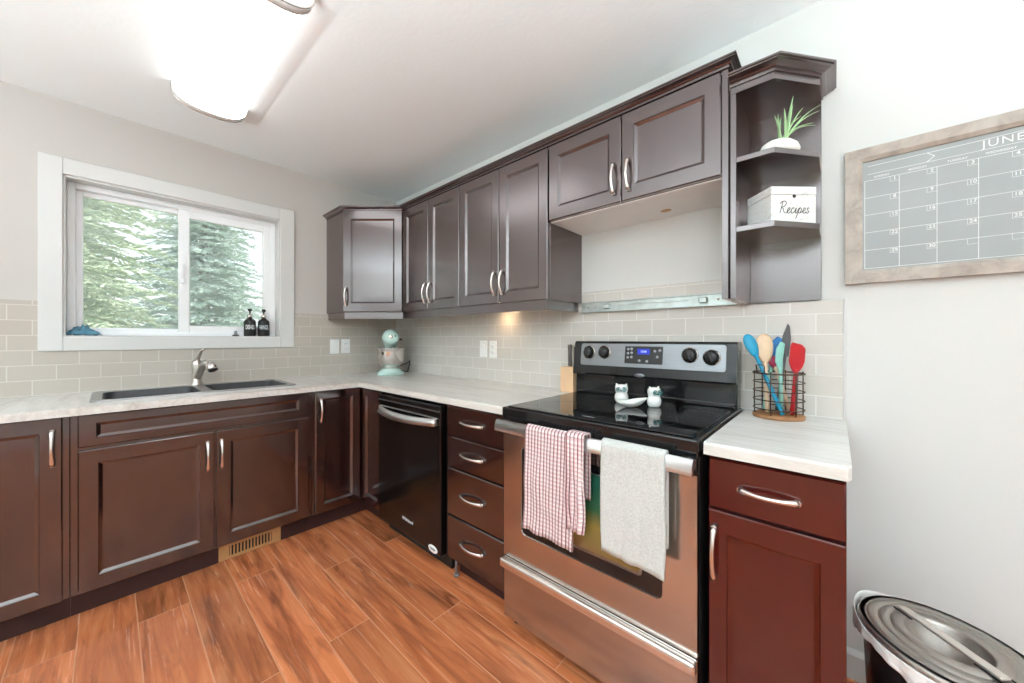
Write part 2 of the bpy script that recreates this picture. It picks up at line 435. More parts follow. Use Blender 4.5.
def sweep(bm, path, prof, closed=False, up=Vector((0, 0, 1))):
    """prof: list of (out, z); path: list of (x,y); outward = right-hand side of travel; mitred."""
    P = [Vector((p[0], p[1], 0)) for p in path]; n = len(P); rings = []
    t = bmesh.new()
    for i in range(n):
        def nrm(a, b):
            d = (b-a).normalized(); return Vector((d.y, -d.x, 0))
        if i == 0: m = nrm(P[0], P[1])
        elif i == n-1: m = nrm(P[-2], P[-1])
        else:
            n1, n2 = nrm(P[i-1], P[i]), nrm(P[i], P[i+1]); m = n1+n2; m = m/(m.dot(n1))
        rings.append([t.verts.new((P[i].x+m.x*o, P[i].y+m.y*o, z)) for o, z in prof])
    k = len(prof)
    for a, b in zip(rings, rings[1:]):
        for j in range(k):
            t.faces.new((a[j], a[(j+1) % k], b[(j+1) % k], b[j]))
    t.faces.new(rings[0][::-1]); t.faces.new(rings[-1])
    bmesh.ops.recalc_face_normals(t, faces=t.faces)
    merge(bm, t)

def obj(name, bm, mat, parent=None, loc=None, smooth_angle=None):
    """bm holds world coordinates; the object's origin is its thing's base."""
    base = Vector(ORG[parent.name]) if parent is not None else Vector(loc or (0, 0, 0))
    for v in bm.verts: v.co -= base
    me = bpy.data.meshes.new(name); bm.to_mesh(me); bm.free()
    me.materials.append(mat)
    o = bpy.data.objects.new(name, me); COL.objects.link(o)
    if parent is not None: o.parent = parent
    else: o.location = base
    ORG[o.name] = tuple(base)
    return o
def tag(o, label, cat, group=None, kind=None):
    o['label'] = label; o['category'] = cat
    if group: o['group'] = group
    if kind: o['kind'] = kind
    return o
def thing(name, loc, label, cat, group=None):
    o = bpy.data.objects.new(name, None); COL.objects.link(o); o.location = loc; o.empty_display_size = .05
    ORG[o.name] = tuple(loc)
    return tag(o, label, cat, group)
def struct(name, bm, mat, label, cat, parent=None, loc=None):
    o = obj(name, bm, mat, parent, loc)
    if parent is None: tag(o, label, cat, kind='structure')
    return o
def text_bm(bm, s, size, M, depth=.0006, shear=0.0, font_scale=1.0, align='CENTER', bold=0.0, space=1.0):
    cu = bpy.data.curves.new('t', 'FONT'); cu.body = s; cu.size = size; cu.extrude = depth; cu.shear = shear
    cu.align_x = align; cu.align_y = 'CENTER'; cu.offset = bold; cu.space_character = space; cu.resolution_u = 3
    o = bpy.data.objects.new('t', cu); COL.objects.link(o)
    bpy.context.view_layer.update()
    dg = bpy.context.evaluated_depsgraph_get()
    me = bpy.data.meshes.new_from_object(o.evaluated_get(dg))
    t = bmesh.new(); t.from_mesh(me); merge(bm, t, M)
    bpy.data.objects.remove(o); bpy.data.curves.remove(cu); bpy.data.meshes.remove(me)
def frameM(o, u, v, n):
    """local (x,y,z) -> o + x u + y v + z n"""
    u, v, n = Vector(u), Vector(v), Vector(n)
    return Matrix(((u.x, v.x, n.x, o[0]), (u.y, v.y, n.y, o[1]), (u.z, v.z, n.z, o[2]), (0, 0, 0, 1)))

# shaker door in a local frame: x across, y up, z out of the face
def door_bm(bm, M, w, h, t=.02, stile=.058, bead=.013, rec=.010, ch=.0035, panel=True, rail=None):
    tb = bmesh.new(); rail = rail or stile
    def ring(ix, iy, z): return [tb.verts.new(p) for p in ((ix, iy, z), (w-ix, iy, z), (w-ix, h-iy, z), (ix, h-iy, z))]
    rs = [ring(0, 0, 0), ring(0, 0, t-ch), ring(ch, ch, t)]
    if panel:
        rs += [ring(stile, rail, t), ring(stile+.002, rail+.002, t-.003), ring(stile+bead, rail+bead, t-rec)]
    tb.faces.new(rs[0][::-1])
    for a, b in zip(rs, rs[1:]):
        for i in range(4): tb.faces.new((a[i], a[(i+1) % 4], b[(i+1) % 4], b[i]))
    tb.faces.new(rs[-1])
    merge(bm, tb, M)
# arched bow pull, local frame: x along the pull, z out
def pull_bm(bm, M, L=.125, out=.028):
    tb = bmesh.new()
    pts = []; rad = []
    n = 14
    for i in range(n+1):
        s = i/n; x = (s-.5)*L
        pts.append((x, 0, .010+out*(1-(2*s-1)**2)*.72)); rad.append(.0060+.0036*abs(2*s-1)**2.5)
    tube(tb, pts, rad, 8)
    for s in (-1, 1):
        tube(tb, [(s*L/2, 0, 0), (s*L/2, 0, .013)], [.0085, .0075], 10)
    merge(bm, tb, M)

UP = (0, 0, 1)
def M_left(y, z, x=.622-.02): return frameM((x, y, z), (0, 1, 0), UP, (1, 0, 0))       # faces +x ; local x -> +y
def M_front(x, z, y=-.602): return frameM((x, y, z), (1, 0, 0), UP, (0, -1, 0))        # faces -y ; local x -> +x
def pull_left(y, z, par, L=.14, x=.622):
    b = bm_new(); pull_bm(b, frameM((x, y, z), UP, (0, -1, 0), (1, 0, 0)), L); return obj('handle', b, NICKEL, par)
def pull_front(x, z, par, vertical=False, L=.14, y=-.622):
    b = bm_new()
    if vertical: pull_bm(b, frameM((x, y, z), UP, (1, 0, 0), (0, -1, 0)), L)
    else: pull_bm(b, frameM((x, y, z), (1, 0, 0), UP, (0, -1, 0)), L)
    return obj('handle', b, NICKEL, par)

# ------------------------------------------------------------------ room shell
H = 2.4616; XR = 5.2; YB = -4.6
b = bm_new(); box(b, (-.15, YB-.15, -.12), (XR+.15, .15, 0)); struct('floor', b, FLOOR, 'reddish brown hand-scraped wood plank floor', 'floor')
b = bm_new(); box(b, (-.15, YB-.15, H), (XR+.15, .15, H+.15)); struct('ceiling', b, CEIL, 'white textured ceiling', 'ceiling')
WY0, WY1, WZ0, WZ1 = -1.934, -.932, 1.212, 2.072
b = bm_new()
box(b, (-.15, YB-.15, 0), (0, WY0, H)); box(b, (-.15, WY1, 0), (0, .15, H))
box(b, (-.15, WY0, 0), (0, WY1, WZ0)); box(b, (-.15, WY0, WZ1), (0, WY1, H))
struct('wall_left', b, WALL_SHADE, 'kitchen window wall, dimmer light put into its greige paint', 'wall')
b = bm_new(); box(b, (0, 0, 0), (XR+.15, .15, H)); struct('wall_front', b, WALL, 'white wall behind the range and chalkboard', 'wall')
b = bm_new(); box(b, (XR, YB-.15, 0), (XR+.15, 0, H)); struct('wall_right', b, WALL, 'white wall beyond the right edge', 'wall')
b = bm_new()
DX0, DX1, DZ1 = 1.75, 4.05, 2.05
box(b, (0, YB-.15, 0), (DX0, YB, H)); box(b, (DX1, YB-.15, 0), (XR, YB, H)); box(b, (DX0, YB-.15, DZ1), (DX1, YB, H))
struct('wall_back', b, WALL, 'white wall with the added patio door behind the viewer', 'wall')

# kitchen window
win = bpy.data.objects.new('window_1', None); COL.objects.link(win); ORG['window_1'] = (0, -1.43, WZ0); win.location = ORG['window_1']
tag(win, 'white sliding kitchen window above the sink', 'window', kind='structure')
b = bm_new()
OY0, OY1, OZ0, OZ1 = -2.011, -.845, 1.140, 2.156
for a, c in (((0, OY0, OZ0), (.018, WY0+.004, OZ1)), ((0, WY1-.004, OZ0), (.018, OY1, OZ1)), ((0, WY0+.004, OZ0), (.018, WY1-.004, WZ0+.002)), ((0, WY0+.004, WZ1-.002), (.018, WY1-.004, OZ1))):
    box(b, a, c, .003)
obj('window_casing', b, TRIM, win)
b = bm_new()   # jamb liner
box(b, (-.15, WY0, WZ0), (.004, WY0+.012, WZ1)); box(b, (-.15, WY1-.012, WZ0), (.004, WY1, WZ1))
box(b, (-.15, WY0, WZ0), (.006, WY1, WZ0+.010)); box(b, (-.15, WY0, WZ1-.012), (.004, WY1, WZ1))
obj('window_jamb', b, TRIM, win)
def sash(name, x0, x1, y0, y1, z0, z1, fw, par, fb=None):
    b = bm_new(); fb = fb or fw
    box(b, (x0, y0, z0), (x1, y0+fw, z1), .003); box(b, (x0, y1-fw, z0), (x1, y1, z1), .003)
    box(b, (x0, y0+fw, z0), (x1, y1-fw, z0+fb), .003); box(b, (x0, y0+fw, z1-fw), (x1, y1-fw, z1), .003)
    o = obj(name, b, VINYL, par)
    b = bm_new(); xm = (x0+x1)/2; box(b, (xm-.002, y0+fw-.004, z0+fb-.004), (xm+.002, y1-fw+.004, z1-fw+.004))
    obj('window_glass', b, PANE, o)
    return o
iy0, iy1, iz0, iz1 = WY0+.012, WY1-.012, WZ0+.010, WZ1-.012
b = bm_new()   # vinyl outer frame
for a, c in (((-.15, iy0, iz0), (-.075, iy0+.03, iz1)), ((-.15, iy1-.03, iz0), (-.075, iy1, iz1)), ((-.15, iy0+.03, iz0), (-.075, iy1-.03, iz0+.022)), ((-.15, iy0+.03, iz1-.03), (-.075, iy1-.03, iz1))):
    box(b, a, c, .003)
obj('window_frame', b, VINYL, win)
sash('window_sash', -.140, -.115, iy0+.026, -1.415, iz0+.016, iz1-.026, .030, win)
sash('window_sash', -.110, -.082, -1.475, iy1-.022, iz0+.018, iz1-.026, .052, win, .048)
b = bm_new(); box(b, (-.082, -1.462, 1.58), (-.068, -1.448, 1.68), .003); box(b, (-.080, -1.466, 1.555), (-.070, -1.444, 1.60), .003)
obj('window_latch', b, VINYL, win)

# patio door added out of view to let in more daylight
dr = bpy.data.objects.new('added_door_1', None); COL.objects.link(dr); ORG['added_door_1'] = ((DX0+DX1)/2, YB, 0); dr.location = ORG['added_door_1']
tag(dr, 'added unseen white sliding patio door behind the viewer', 'door', kind='structure')
b = bm_new()
for x0, x1 in ((DX0, DX0+.06), ((DX0+DX1)/2-.04, (DX0+DX1)/2+.04), (DX1-.06, DX1)): box(b, (x0, YB-.13, 0), (x1, YB-.05, DZ1), .004)
box(b, (DX0, YB-.13, 0), (DX1, YB-.05, .06), .004); box(b, (DX0, YB-.13, DZ1-.06), (DX1, YB-.05, DZ1), .004)
obj('door_frame', b, VINYL, dr)
b = bm_new(); box(b, (DX0+.05, YB-.092, .05), (DX1-.05, YB-.088, DZ1-.05)); obj('door_glass', b, PANE, dr)
b = bm_new()
for a, c in (((DX0-.07, YB, 0), (DX0, YB+.018, DZ1+.07)), ((DX1, YB, 0), (DX1+.07, YB+.018, DZ1+.07)), ((DX0, YB, DZ1), (DX1, YB+.018, DZ1+.07))): box(b, a, c, .003)
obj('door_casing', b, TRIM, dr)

b = bm_new(); prof = [(0, 0), (.013, 0), (.013, .085), (.009, .096), (.004, .102), (0, .102)]
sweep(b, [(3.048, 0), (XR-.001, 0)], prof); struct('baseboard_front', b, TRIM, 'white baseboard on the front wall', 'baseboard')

# backsplashes
b = bm_new(); box(b, (0, -3.0, .914), (.008, OY0, 1.398)); box(b, (0, OY0, .914), (.008, OY1, OZ0)); box(b, (0, OY1, .914), (.008, 0, 1.398))
struct('backsplash_left', b, TILE_L, 'greige subway tile backsplash below the window', 'backsplash')
b = bm_new(); box(b, (.008, -.008, .914), (1.972, 0, 1.398)); box(b, (1.972, -.008, .914), (2.722, 0, 1.462)); box(b, (2.722, -.008, .914), (3.047, 0, 1.3455))
struct('backsplash_front', b, TILE_F, 'pale subway tile backsplash behind the range', 'backsplash')
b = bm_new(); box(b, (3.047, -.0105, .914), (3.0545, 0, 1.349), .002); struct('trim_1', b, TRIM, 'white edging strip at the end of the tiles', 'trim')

# ------------------------------------------------------------------ base cabinets along the window wall
FX = .602      # cabinet box front; doors stand on it to .622
def shell_left(y0, y1, name, par):
    b = bm_new(); box(b, (.012, y0, .103), (FX, y1, .879), .001); obj(name, b, CAB, par)
    b = bm_new(); box(b, (.012, y0, 0), (.556, y1, .103)); obj('toe_kick', b, KICK, par)
def door_left(y0, y1, z0, z1, par, name='door', **k):
    b = bm_new(); door_bm(b, M_left(y0, z0, FX), y1-y0, z1-z0, **k); return obj(name, b, CAB, par)

t = thing('base_cabinet', (.3, -2.2, 0), 'dark espresso base cabinet cut off by the left edge of the photo', 'cabinet')
shell_left(-2.52, -1.880, 'body', t)
d = door_left(-2.30, -1.899, .107, .876, t); pull_left(-1.925, .754, d)

t = thing('sink_cabinet', (.3, -1.4, 0), 'dark espresso double-door cabinet under the sink with a false top panel', 'cabinet')
b = bm_new()
box(b, (.582, -1.879, .103), (FX, -.931, .879), .001); box(b, (.012, -1.879, .103), (.582, -1.861, .879)); box(b, (.012, -.949, .103), (.582, -.931, .879)); box(b, (.012, -1.861, .103), (.582, -.949, .121))
obj('body', b, CAB, t)
b = bm_new(); box(b, (.012, -1.879, 0), (.556, -.931, .103)); obj('toe_kick', b, KICK, t)
door_left(-1.858, -.951, .737, .874, t, 'false_front', stile=.052, rail=.036)
d = door_left(-1.858, -1.4025, .112, .722, t); pull_left(-1.431, .602, d)
d = door_left(-1.3935, -.951, .112, .722, t); pull_left(-1.374, .602, d)

t = thing('corner_base_cabinet', (.35, -.35, 0), 'dark espresso corner base cabinet with two narrow doors meeting at the inside corner', 'cabinet')
b = bm_new(); prism(b, [(.012, -.930), (FX, -.930), (FX, -FX), (.893, -FX), (.893, -.012), (.012, -.012)], .103, .879); obj('body', b, CAB, t)
b = bm_new(); prism(b, [(.012, -.930), (.556, -.930), (.556, -.556), (.893, -.556), (.893, -.012), (.012, -.012)], 0, .103); obj('toe_kick', b, KICK, t)
d = door_left(-.912, -.630, .110, .876, t, stile=.05); pull_left(-.884, .755, d)
b = bm_new(); door_bm(b, M_front(.630, .110), .255, .766, stile=.05); obj('door', b, CAB, t)

# dishwasher
t = thing('dishwasher', (1.215, -.31, 0), 'black dishwasher with curved steel handle between the corner cabinet and the drawers', 'dishwasher')
b = bm_new(); box(b, (.896, -.60, .10), (1.535, -.02, .872), .002); obj('body', b, BLKPL, t)
b = bm_new(); box(b, (.899, -.645, .092), (1.532, -.602, .862), .006, 2); dd = obj('door', b, DWBLK, t)
b = bm_new(); box(b, (.903, -.648, .828), (1.528, -.644, .834), .001); obj('trim_line', b, STEELV, dd)
b = bm_new()
n = 20; tb = []
for i in range(n+1):
    s = i/n; x = .924+s*.582; k = 1-(2*s-1)**2
    zt = .792-.004*k; zb = .757-.006*k; yo = -.650-.048*k
    tb.append([(x, yo+.010, zt), (x, yo+.002, zt), (x, yo-.016, zb), (x, yo-.006, zb)])
vs = [[b.verts.new(p) for p in r] for r in tb]
for r0, r1 in zip(vs, vs[1:]):
    for k in range(4): f = b.faces.new((r0[k], r0[(k+1) % 4], r1[(k+1) % 4], r1[k])); f.smooth = True
b.faces.new(vs[0]); b.faces.new(vs[-1][::-1])
bmesh.ops.recalc_face_normals(b, faces=b.faces)
for sx in (.924, 1.492): box(b, (sx, -.658, .757), (sx+.014, -.640, .792), .002)
box(b, (.924, -.6475, .790), (1.506, -.644, .797), .001)
obj('handle', b, HANDST, dd)
b = bm_new(); text_bm(b, 'Whirlpool', .026, frameM((1.228, -.6455, .181), (1, 0, 0), UP, (0, -1, 0)), shear=.25); obj('lettering', b, WHTEXT, dd)
b = bm_new(); lathe(b, [(0, .001), (.030, .001), (.032, 0)], 24, frameM((1.468, -.645, .112), (1, 0, 0), UP, (0, -1, 0)), sx=1.25, sy=.62); s_ = obj('sticker', b, WHPL, dd)
b = bm_new(); lathe(b, [(0, .0016), (.020, .0016), (.021, .0008)], 20, frameM((1.468, -.645, .112), (1, 0, 0), UP, (0, -1, 0)), sx=1.2, sy=.35); obj('sticker_print', b, GREYPR, s_)
b = bm_new(); box(b, (.899, -.57, 0), (1.532, -.52, .098)); obj('toe_panel', b, BLKPL, t)

# drawer unit
t = thing('drawer_cabinet', (1.765, -.31, 0), 'dark espresso four-drawer base cabinet between the dishwasher and the range', 'cabinet')
b = bm_new(); box(b, (1.540, -.602, .103), (1.978, -.012, .879), .001); obj('body', b, CAB, t)
b = bm_new(); box(b, (1.575, -.552, 0), (1.978, -.10, .103)); obj('toe_kick', b, KICK, t)
for z0, z1 in ((.721, .868), (.562, .714), (.322, .555), (.100, .315)):
    b = bm_new(); door_bm(b, M_front(1.557, z0), 1.953-1.557, z1-z0, panel=False, ch=.0045); d = obj('drawer', b, CAB, t)
    pull_front(1.747, (z0+z1)/2+.004, d, L=.15)
b = bm_new(); tube(b, [(1.592, -.590, 0), (1.592, -.590, .012)], .014, 12); tube(b, [(1.592, -.590, .010), (1.592, -.590, .105)], .007, 10); obj('levelling_foot', b, SPRING, t)

# right base cabinet
t = thing('end_base_cabinet', (2.9, -.31, 0), 'cherry red-brown base cabinet right of the range with one drawer over one door', 'cabinet')
b = bm_new(); box(b, (2.752, -.602, .103), (3.046, -.012, .879), .001); obj('body', b, CABR, t)
b = bm_new(); box(b, (2.752, -.556, 0), (3.046, -.012, .103)); obj('toe_kick', b, KICK, t)
b = bm_new(); door_bm(b, M_front(2.755, .727), 3.046-2.755, .868-.727, panel=False, ch=.0045); d = obj('drawer', b, CABR, t); pull_front(2.896, .797, d, L=.122)
b = bm_new(); door_bm(b, M_front(2.755, .112), 3.046-2.755, .720-.112, stile=.046, rail=.058, bead=.014, rec=.010); d = obj('door', b, CABR, t); pull_front(2.771, .602, d, True, L=.142)

# ------------------------------------------------------------------ worktops
CT0, CT1, CD = .880, .914, .6468
t = bm_new()
prism(t, [(.010, -2.52), (CD, -2.52), (CD, -CD), (1.983, -CD), (1.983, -.010), (.010, -.010)], CT0, CT1)
es = [e for e in t.edges if all(v.co.z > CT1-.001 for v in e.verts) and (all(abs(v.co.x-CD) < 1e-4 for v in e.verts) or all(abs(v.co.y+CD) < 1e-4 for v in e.verts))]
bmesh.ops.bevel(t, geom=es, offset=.008, segments=3, affect='EDGES', profile=.5)
lw = obj('worktop', t, COUNT_F, None, (.4, -.4, CT0))
tag(lw, 'pale streaked laminate L-shaped worktop holding the sink', 'countertop')
# sink cut-out
SX0, SX1, SY0, SY1 = .062, .522, -1.826, -.985
cut = bpy.data.meshes.new('cut'); cb_ = bmesh.new(); box(cb_, (SX0+.02, SY0+.02, .7), (SX1-.02, SY1-.02, 1.0)); cb_.to_mesh(cut); cb_.free()
co = bpy.data.objects.new('cut', cut); COL.objects.link(co)
md = lw.modifiers.new('cut', 'BOOLEAN'); md.object = co; md.operation = 'DIFFERENCE'; md.solver = 'EXACT'
bpy.context.view_layer.update()
me2 = bpy.data.meshes.new_from_object(lw.evaluated_get(bpy.context.evaluated_depsgraph_get()))
lw.modifiers.clear(); lw.data = me2; me2.name = 'worktop'; bpy.data.objects.remove(co); bpy.data.meshes.remove(cut)
t = bm_new(); prism(t, [(2.749, -CD), (3.048, -CD), (3.055, -CD+.02), (3.055, -.010), (2.749, -.010)], CT0, CT1)
es = [e for e in t.edges if all(v.co.z > CT1-.001 for v in e.verts) and all(v.co.y < -CD+.03 for v in e.verts)]
bmesh.ops.bevel(t, geom=es, offset=.008, segments=3, affect='EDGES', profile=.5)
tag(obj('worktop', t, COUNT_F, None, (2.9, -.4, CT0)), 'short pale streaked laminate worktop under the utensil basket', 'countertop')

# sink
t = thing('sink', (.29, -1.405, .914), 'dark double-bowl drop-in sink with a grey rim below the window', 'sink')
b = bm_new()
def rrect(x0, x1, y0, y1, r, z, n=5):
    pts = []
    for cx_, cy_, a0 in ((x1-r, y1-r, 0), (x0+r, y1-r, 90), (x0+r, y0+r, 180), (x1-r, y0+r, 270)):
        for i in range(n+1):
            a = math.radians(a0+90*i/n); pts.append((cx_+r*math.cos(a), cy_+r*math.sin(a), z))
    return pts
def bowl(bm, x0, x1, y0, y1, zt, dz):
    rs = [rrect(x0, x1, y0, y1, .045, zt), rrect(x0+.004, x1-.004, y0+.004, y1-.004, .045, zt-.006), rrect(x0+.018, x1-.018, y0+.018, y1-.018, .05, zt-dz+.03), rrect(x0+.05, x1-.05, y0+.05, y1-.05, .05, zt-dz)]
    V = [[bm.verts.new(p) for p in r] for r in rs]; n = len(V[0])
    for a, c in zip(V, V[1:]):
        for i in range(n):
            f = bm.faces.new((a[(i+1) % n], a[i], c[i], c[(i+1) % n])); f.smooth = True
    bm.faces.new(V[-1][::-1])
    return V[0]
bw = bm_new()
bowls = [(SX0+.075, SX1-.03, SY0+.035, -1.432), (SX0+.075, SX1-.03, -1.384, SY1-.035)]
for q in bowls: bowl(bw, *q, .9205, .19)
obj('bowl', bw, SINKM, t)
# rim with two openings (grid of strips round the bowls)
zr = .9205
ob = rrect(SX0, SX1, SY0, SY1, .03, zr); ob2 = rrect(SX0-.004, SX1+.004, SY0-.004, SY1+.004, .03, .9145)
ov = [b.verts.new(p) for p in ob]; ov2 = [b.verts.new(p) for p in ob2]
for i in range(len(ov)): b.faces.new((ov2[i], ov2[(i+1) % len(ov)], ov[(i+1) % len(ov)], ov[i]))
loops = [ov]+[[b.verts.new(p) for p in rrect(*q, .045, zr)] for q in bowls]
eds = []
for lp in loops:
    for i in range(len(lp)):
        e = b.edges.get((lp[i], lp[(i+1) % len(lp)])) or b.edges.new((lp[i], lp[(i+1) % len(lp)])); eds.append(e)
bmesh.ops.triangle_fill(b, use_beauty=True, use_dissolve=False, edges=eds)
bmesh.ops.recalc_face_normals(b, faces=b.faces)
obj('rim', b, SINKR, t)
for q in bowls:
    b = bm_new(); lathe(b, [(0, .7335), (.04, .7335), (.042, .7315)], 20, Matrix.Translation(((q[0]+q[1])/2, (q[2]+q[3])/2, 0))); obj('drain', b, FAUC, t)

# faucet
fx, fy = .105, -1.410
t = thing('faucet', (fx, fy, .9205), 'brushed nickel single-lever pull-out faucet behind the sink', 'faucet')
b = bm_new(); lathe(b, [(0, .9205), (.034, .9205), (.034, .926), (.028, .934), (.023, .945), (.0225, 1.015), (.026, 1.044), (.0245, 1.064), (.014, 1.076), (0, 1.078)], 24, Matrix.Translation((fx, fy, 0))); obj('body', b, FAUC, t)
sd = Vector((.86, .34, 0)).normalized()
def fp(d, z): return (fx+sd.x*d*.74, fy+sd.y*d*.74, .9205+(z-.9205)*.80)
b = bm_new(); tube(b, [fp(.0, .965), fp(.045, 1.03), fp(.085, 1.075), fp(.125, 1.092), fp(.165, 1.082)], [.020, .0205, .0205, .0215, .023], 14); obj('spout', b, FAUC, t)
b = bm_new(); tube(b, [fp(.155, 1.086), fp(.185, 1.070), fp(.205, 1.050), fp(.213, 1.040)], [.024, .027, .028, .024], 14); obj('spray_head', b, CHROME, t)
b = bm_new(); tube(b, [(fx, fy, 1.068), fp(.02, 1.130), fp(.06, 1.182), fp(.105, 1.198)], [.012, .010, .0085, .007], 10); obj('lever', b, FAUC, t)

# floor register in the toe kick
t = thing('floor_register', (.556, -1.23, 0), 'tan metal heating register set in the toe kick under the sink', 'vent')
b = bm_new(); vy0, vy1 = -1.376, -1.085
for a, c in (((.556, vy0, .002), (.562, vy1, .018)), ((.556, vy0, .072), (.562, vy1, .088)), ((.556, vy0, .018), (.562, vy0+.045, .072)), ((.556, vy1-.045, .018), (.562, vy1, .072))): box(b, a, c, .001)
obj('frame', b, BRASS, t)
b = bm_new()
for i in range(13): y = vy0+.052+i*(vy1-vy0-.104)/12; box(b, (.557, y-.0035, .016), (.561, y+.0035, .074))
obj('grille', b, BRASS, t)
b = bm_new(); box(b, (.5562, vy0+.02, .012), (.5575, vy1-.02, .080)); obj('duct_opening', b, DARKGAP, t)

# ------------------------------------------------------------------ upper cabinets
UB, UT, UD = 1.402, 2.1515, .3236
def upper(name, x0, x1, z0, label, doors, handles, side_bottom=None, low_panel=None):
    t = thing(name, ((x0+x1)/2, -.15, z0), label, 'cabinet')
    b = bm_new(); box(b, (x0, -.302, z0), (x1, -.001, UT), .001); obj('body', b, CABU, t)
    for (a, c), (hx, hz) in zip(doors, handles):
        b = bm_new(); door_bm(b, M_front(a, z0+.001, -.302), c-a, 2.1495-z0, stile=.052, rail=.058, t=.0216); d = obj('door', b, CABU, t)
        pull_front(hx, hz, d, True, L=.125, y=-.3236)
    return t
upper('wall_cabinet', .646, 1.292, UB, 'dark double-door wall cabinet next to the corner wall cabinet', [(.648, .964), (.969, 1.290)], [(.938, 1.515), (.996, 1.515)])
upper('wall_cabinet', 1.2925, 1.969, UB, 'dark double-door wall cabinet over the light switches, beside the empty hood space', [(1.295, 1.630), (1.635, 1.966)], [(1.603, 1.515), (1.664, 1.515)])
t = upper('hood_cabinet', 1.9695, 2.727, 1.784, 'short dark double-door wall cabinet above the empty hood space', [(1.975, 2.350), (2.354, 2.724)], [(2.320, 1.888), (2.385, 1.888)])
b = bm_new(); box(b, (1.972, -.30, 1.780), (2.724, -.002, 1.7838)); bt = obj('underside', b, CABI, t)
b = bm_new(); lathe(b, [(0, 1.7790), (.018, 1.7790), (.018, 1.7798)], 16, Matrix.Translation((2.46, -.10, 0)), sx=1.3); obj('wire_hole', b, BRASS, bt)
b = bm_new(); box(b, (2.7275, -.322, 1.346), (2.7465, -.001, UT), .001); obj('end_panel', b, CABU, t)

t = thing('corner_wall_cabinet', (.3, -.3, UB), 'dark corner wall cabinet with a diagonal door above the mixer', 'cabinet')
b = bm_new(); prism(b, [(.001, -.001), (.001, -.610), (.305, -.610), (.6255, -.302), (.645, -.302), (.645, -.001)], UB, UT); obj('body', b, CAB, t)
a0, a1 = Vector((.316, -.606, 0)), Vector((.640, -.318, 0)); u = (a1-a0).normalized(); nrm = Vector((u.y, -u.x, 0))
a0 = a0-nrm*.004
b = bm_new(); door_bm(b, frameM((a0.x, a0.y, UB+.001), u, UP, nrm), (a1-a0).length, .7475, stile=.056, rail=.062); d = obj('door', b, CAB, t)
hp = a0+u*.022+nrm*.02
b = bm_new(); pull_bm(b, frameM((hp.x, hp.y, 1.515), UP, -u, nrm), .125); obj('handle', b, NICKEL, d)

# light rail and crown: continuous trims under and over the run
b = bm_new()
rail = [(0, 1.352), (.0, UB-.001), (-.018, UB-.001), (-.018, 1.352)]
sweep(b, [(.002, -.600), (.309, -.600), (.633, -.312), (1.952, -.312), (1.952, -.010)], rail)
tag(obj('light_rail', b, CABU, None, (.9, -.3, 1.352)), 'dark light rail trim under the long run of wall cabinets', 'trim')
b = bm_new()
crown = [(-.016, 2.1525), (.003, 2.1525), (.003, 2.1610), (.008, 2.1625), (.011, 2.1655), (.020, 2.1705), (.025, 2.1715), (.025, 2.1755), (.029, 2.1765), (.029, 2.1815), (-.016, 2.1815)]
sweep(b, [(.001, -.612), (.316, -.612), (.642, -.3245), (2.7475, -.3245), (2.7475, -.004)], crown)
tag(obj('crown_molding', b, CABU, None, (1.4, -.3, 2.16)), 'dark stepped crown molding along the tops of the wall cabinets', 'molding')

# open end shelf
t = thing('end_shelf', (2.87, -.15, 1.346), 'dark open corner shelf unit at the right end of the wall cabinets', 'shelf')
LX = 2.767; ST = 2.080
b = bm_new(); box(b, (2.7485, -.300, 1.346), (LX, -.001, ST+.012), .001); obj('side_panel', b, CABU, t)
b = bm_new(); box(b, (LX, -.016, 1.349), (2.988, -.001, ST+.012), .001); obj('back_panel', b, CABU, t)
pent = [(LX, -.016), (LX, -.300), (2.876, -.300), (2.987, -.156), (2.987, -.016)]
for z in (1.579, 1.822):
    b = bm_new(); prism(b, pent, z, z+.0185, .001); obj('shelf', b, CABU, t)
b = bm_new(); prism(b, pent, ST, ST+.012); 
pr = [(-.012, 2.066), (.001, 2.066), (.001, ST), (-.012, ST)]
sweep(b, [(2.7485, -.300), (2.876, -.300), (2.987, -.156)], pr); obj('top', b, CABU, t)
b = bm_new()
cr2 = [(o*1.4 if o > 0 else o, (z-2.1525)*1.10+2.0905) for o, z in crown]
sweep(b, [(2.7500, -.301), (2.8765, -.301), (2.9885, -.156), (2.9885, -.002)], cr2); obj('crown', b, CABU, t)

# hood bracket left on the wall
t = thing('hood_bracket', (2.34, 0, 1.37), 'bare galvanised steel bracket strip screwed to the tiles above the range', 'bracket')
b = bm_new(); box(b, (1.976, -.014, 1.349), (2.722, -.0085, 1.403), .001); box(b, (1.976, -.034, 1.346), (2.722, -.012, 1.350), .001); box(b, (1.976, -.020, 1.398), (2.722, -.013, 1.403), .001); obj('plate', b, GALV, t)
for x in (2.115, 2.575):
    b = bm_new(); box(b, (x, -.030, 1.362), (x+.035, -.013, 1.388), .004); obj('clip', b, GALV, t)
b = bm_new(); box(b, (2.19, -.018, 1.377), (2.53, -.0135, 1.384), .001); obj('ridge', b, GALV, t)
for x in (2.02, 2.06, 2.65, 2.69):
    b = bm_new(); lathe(b, [(0, .003), (.005, .002), (.006, 0)], 10, frameM((x, -.0138, 1.376), (1, 0, 0), UP, (0, -1, 0))); obj('screw', b, NICKEL, t)

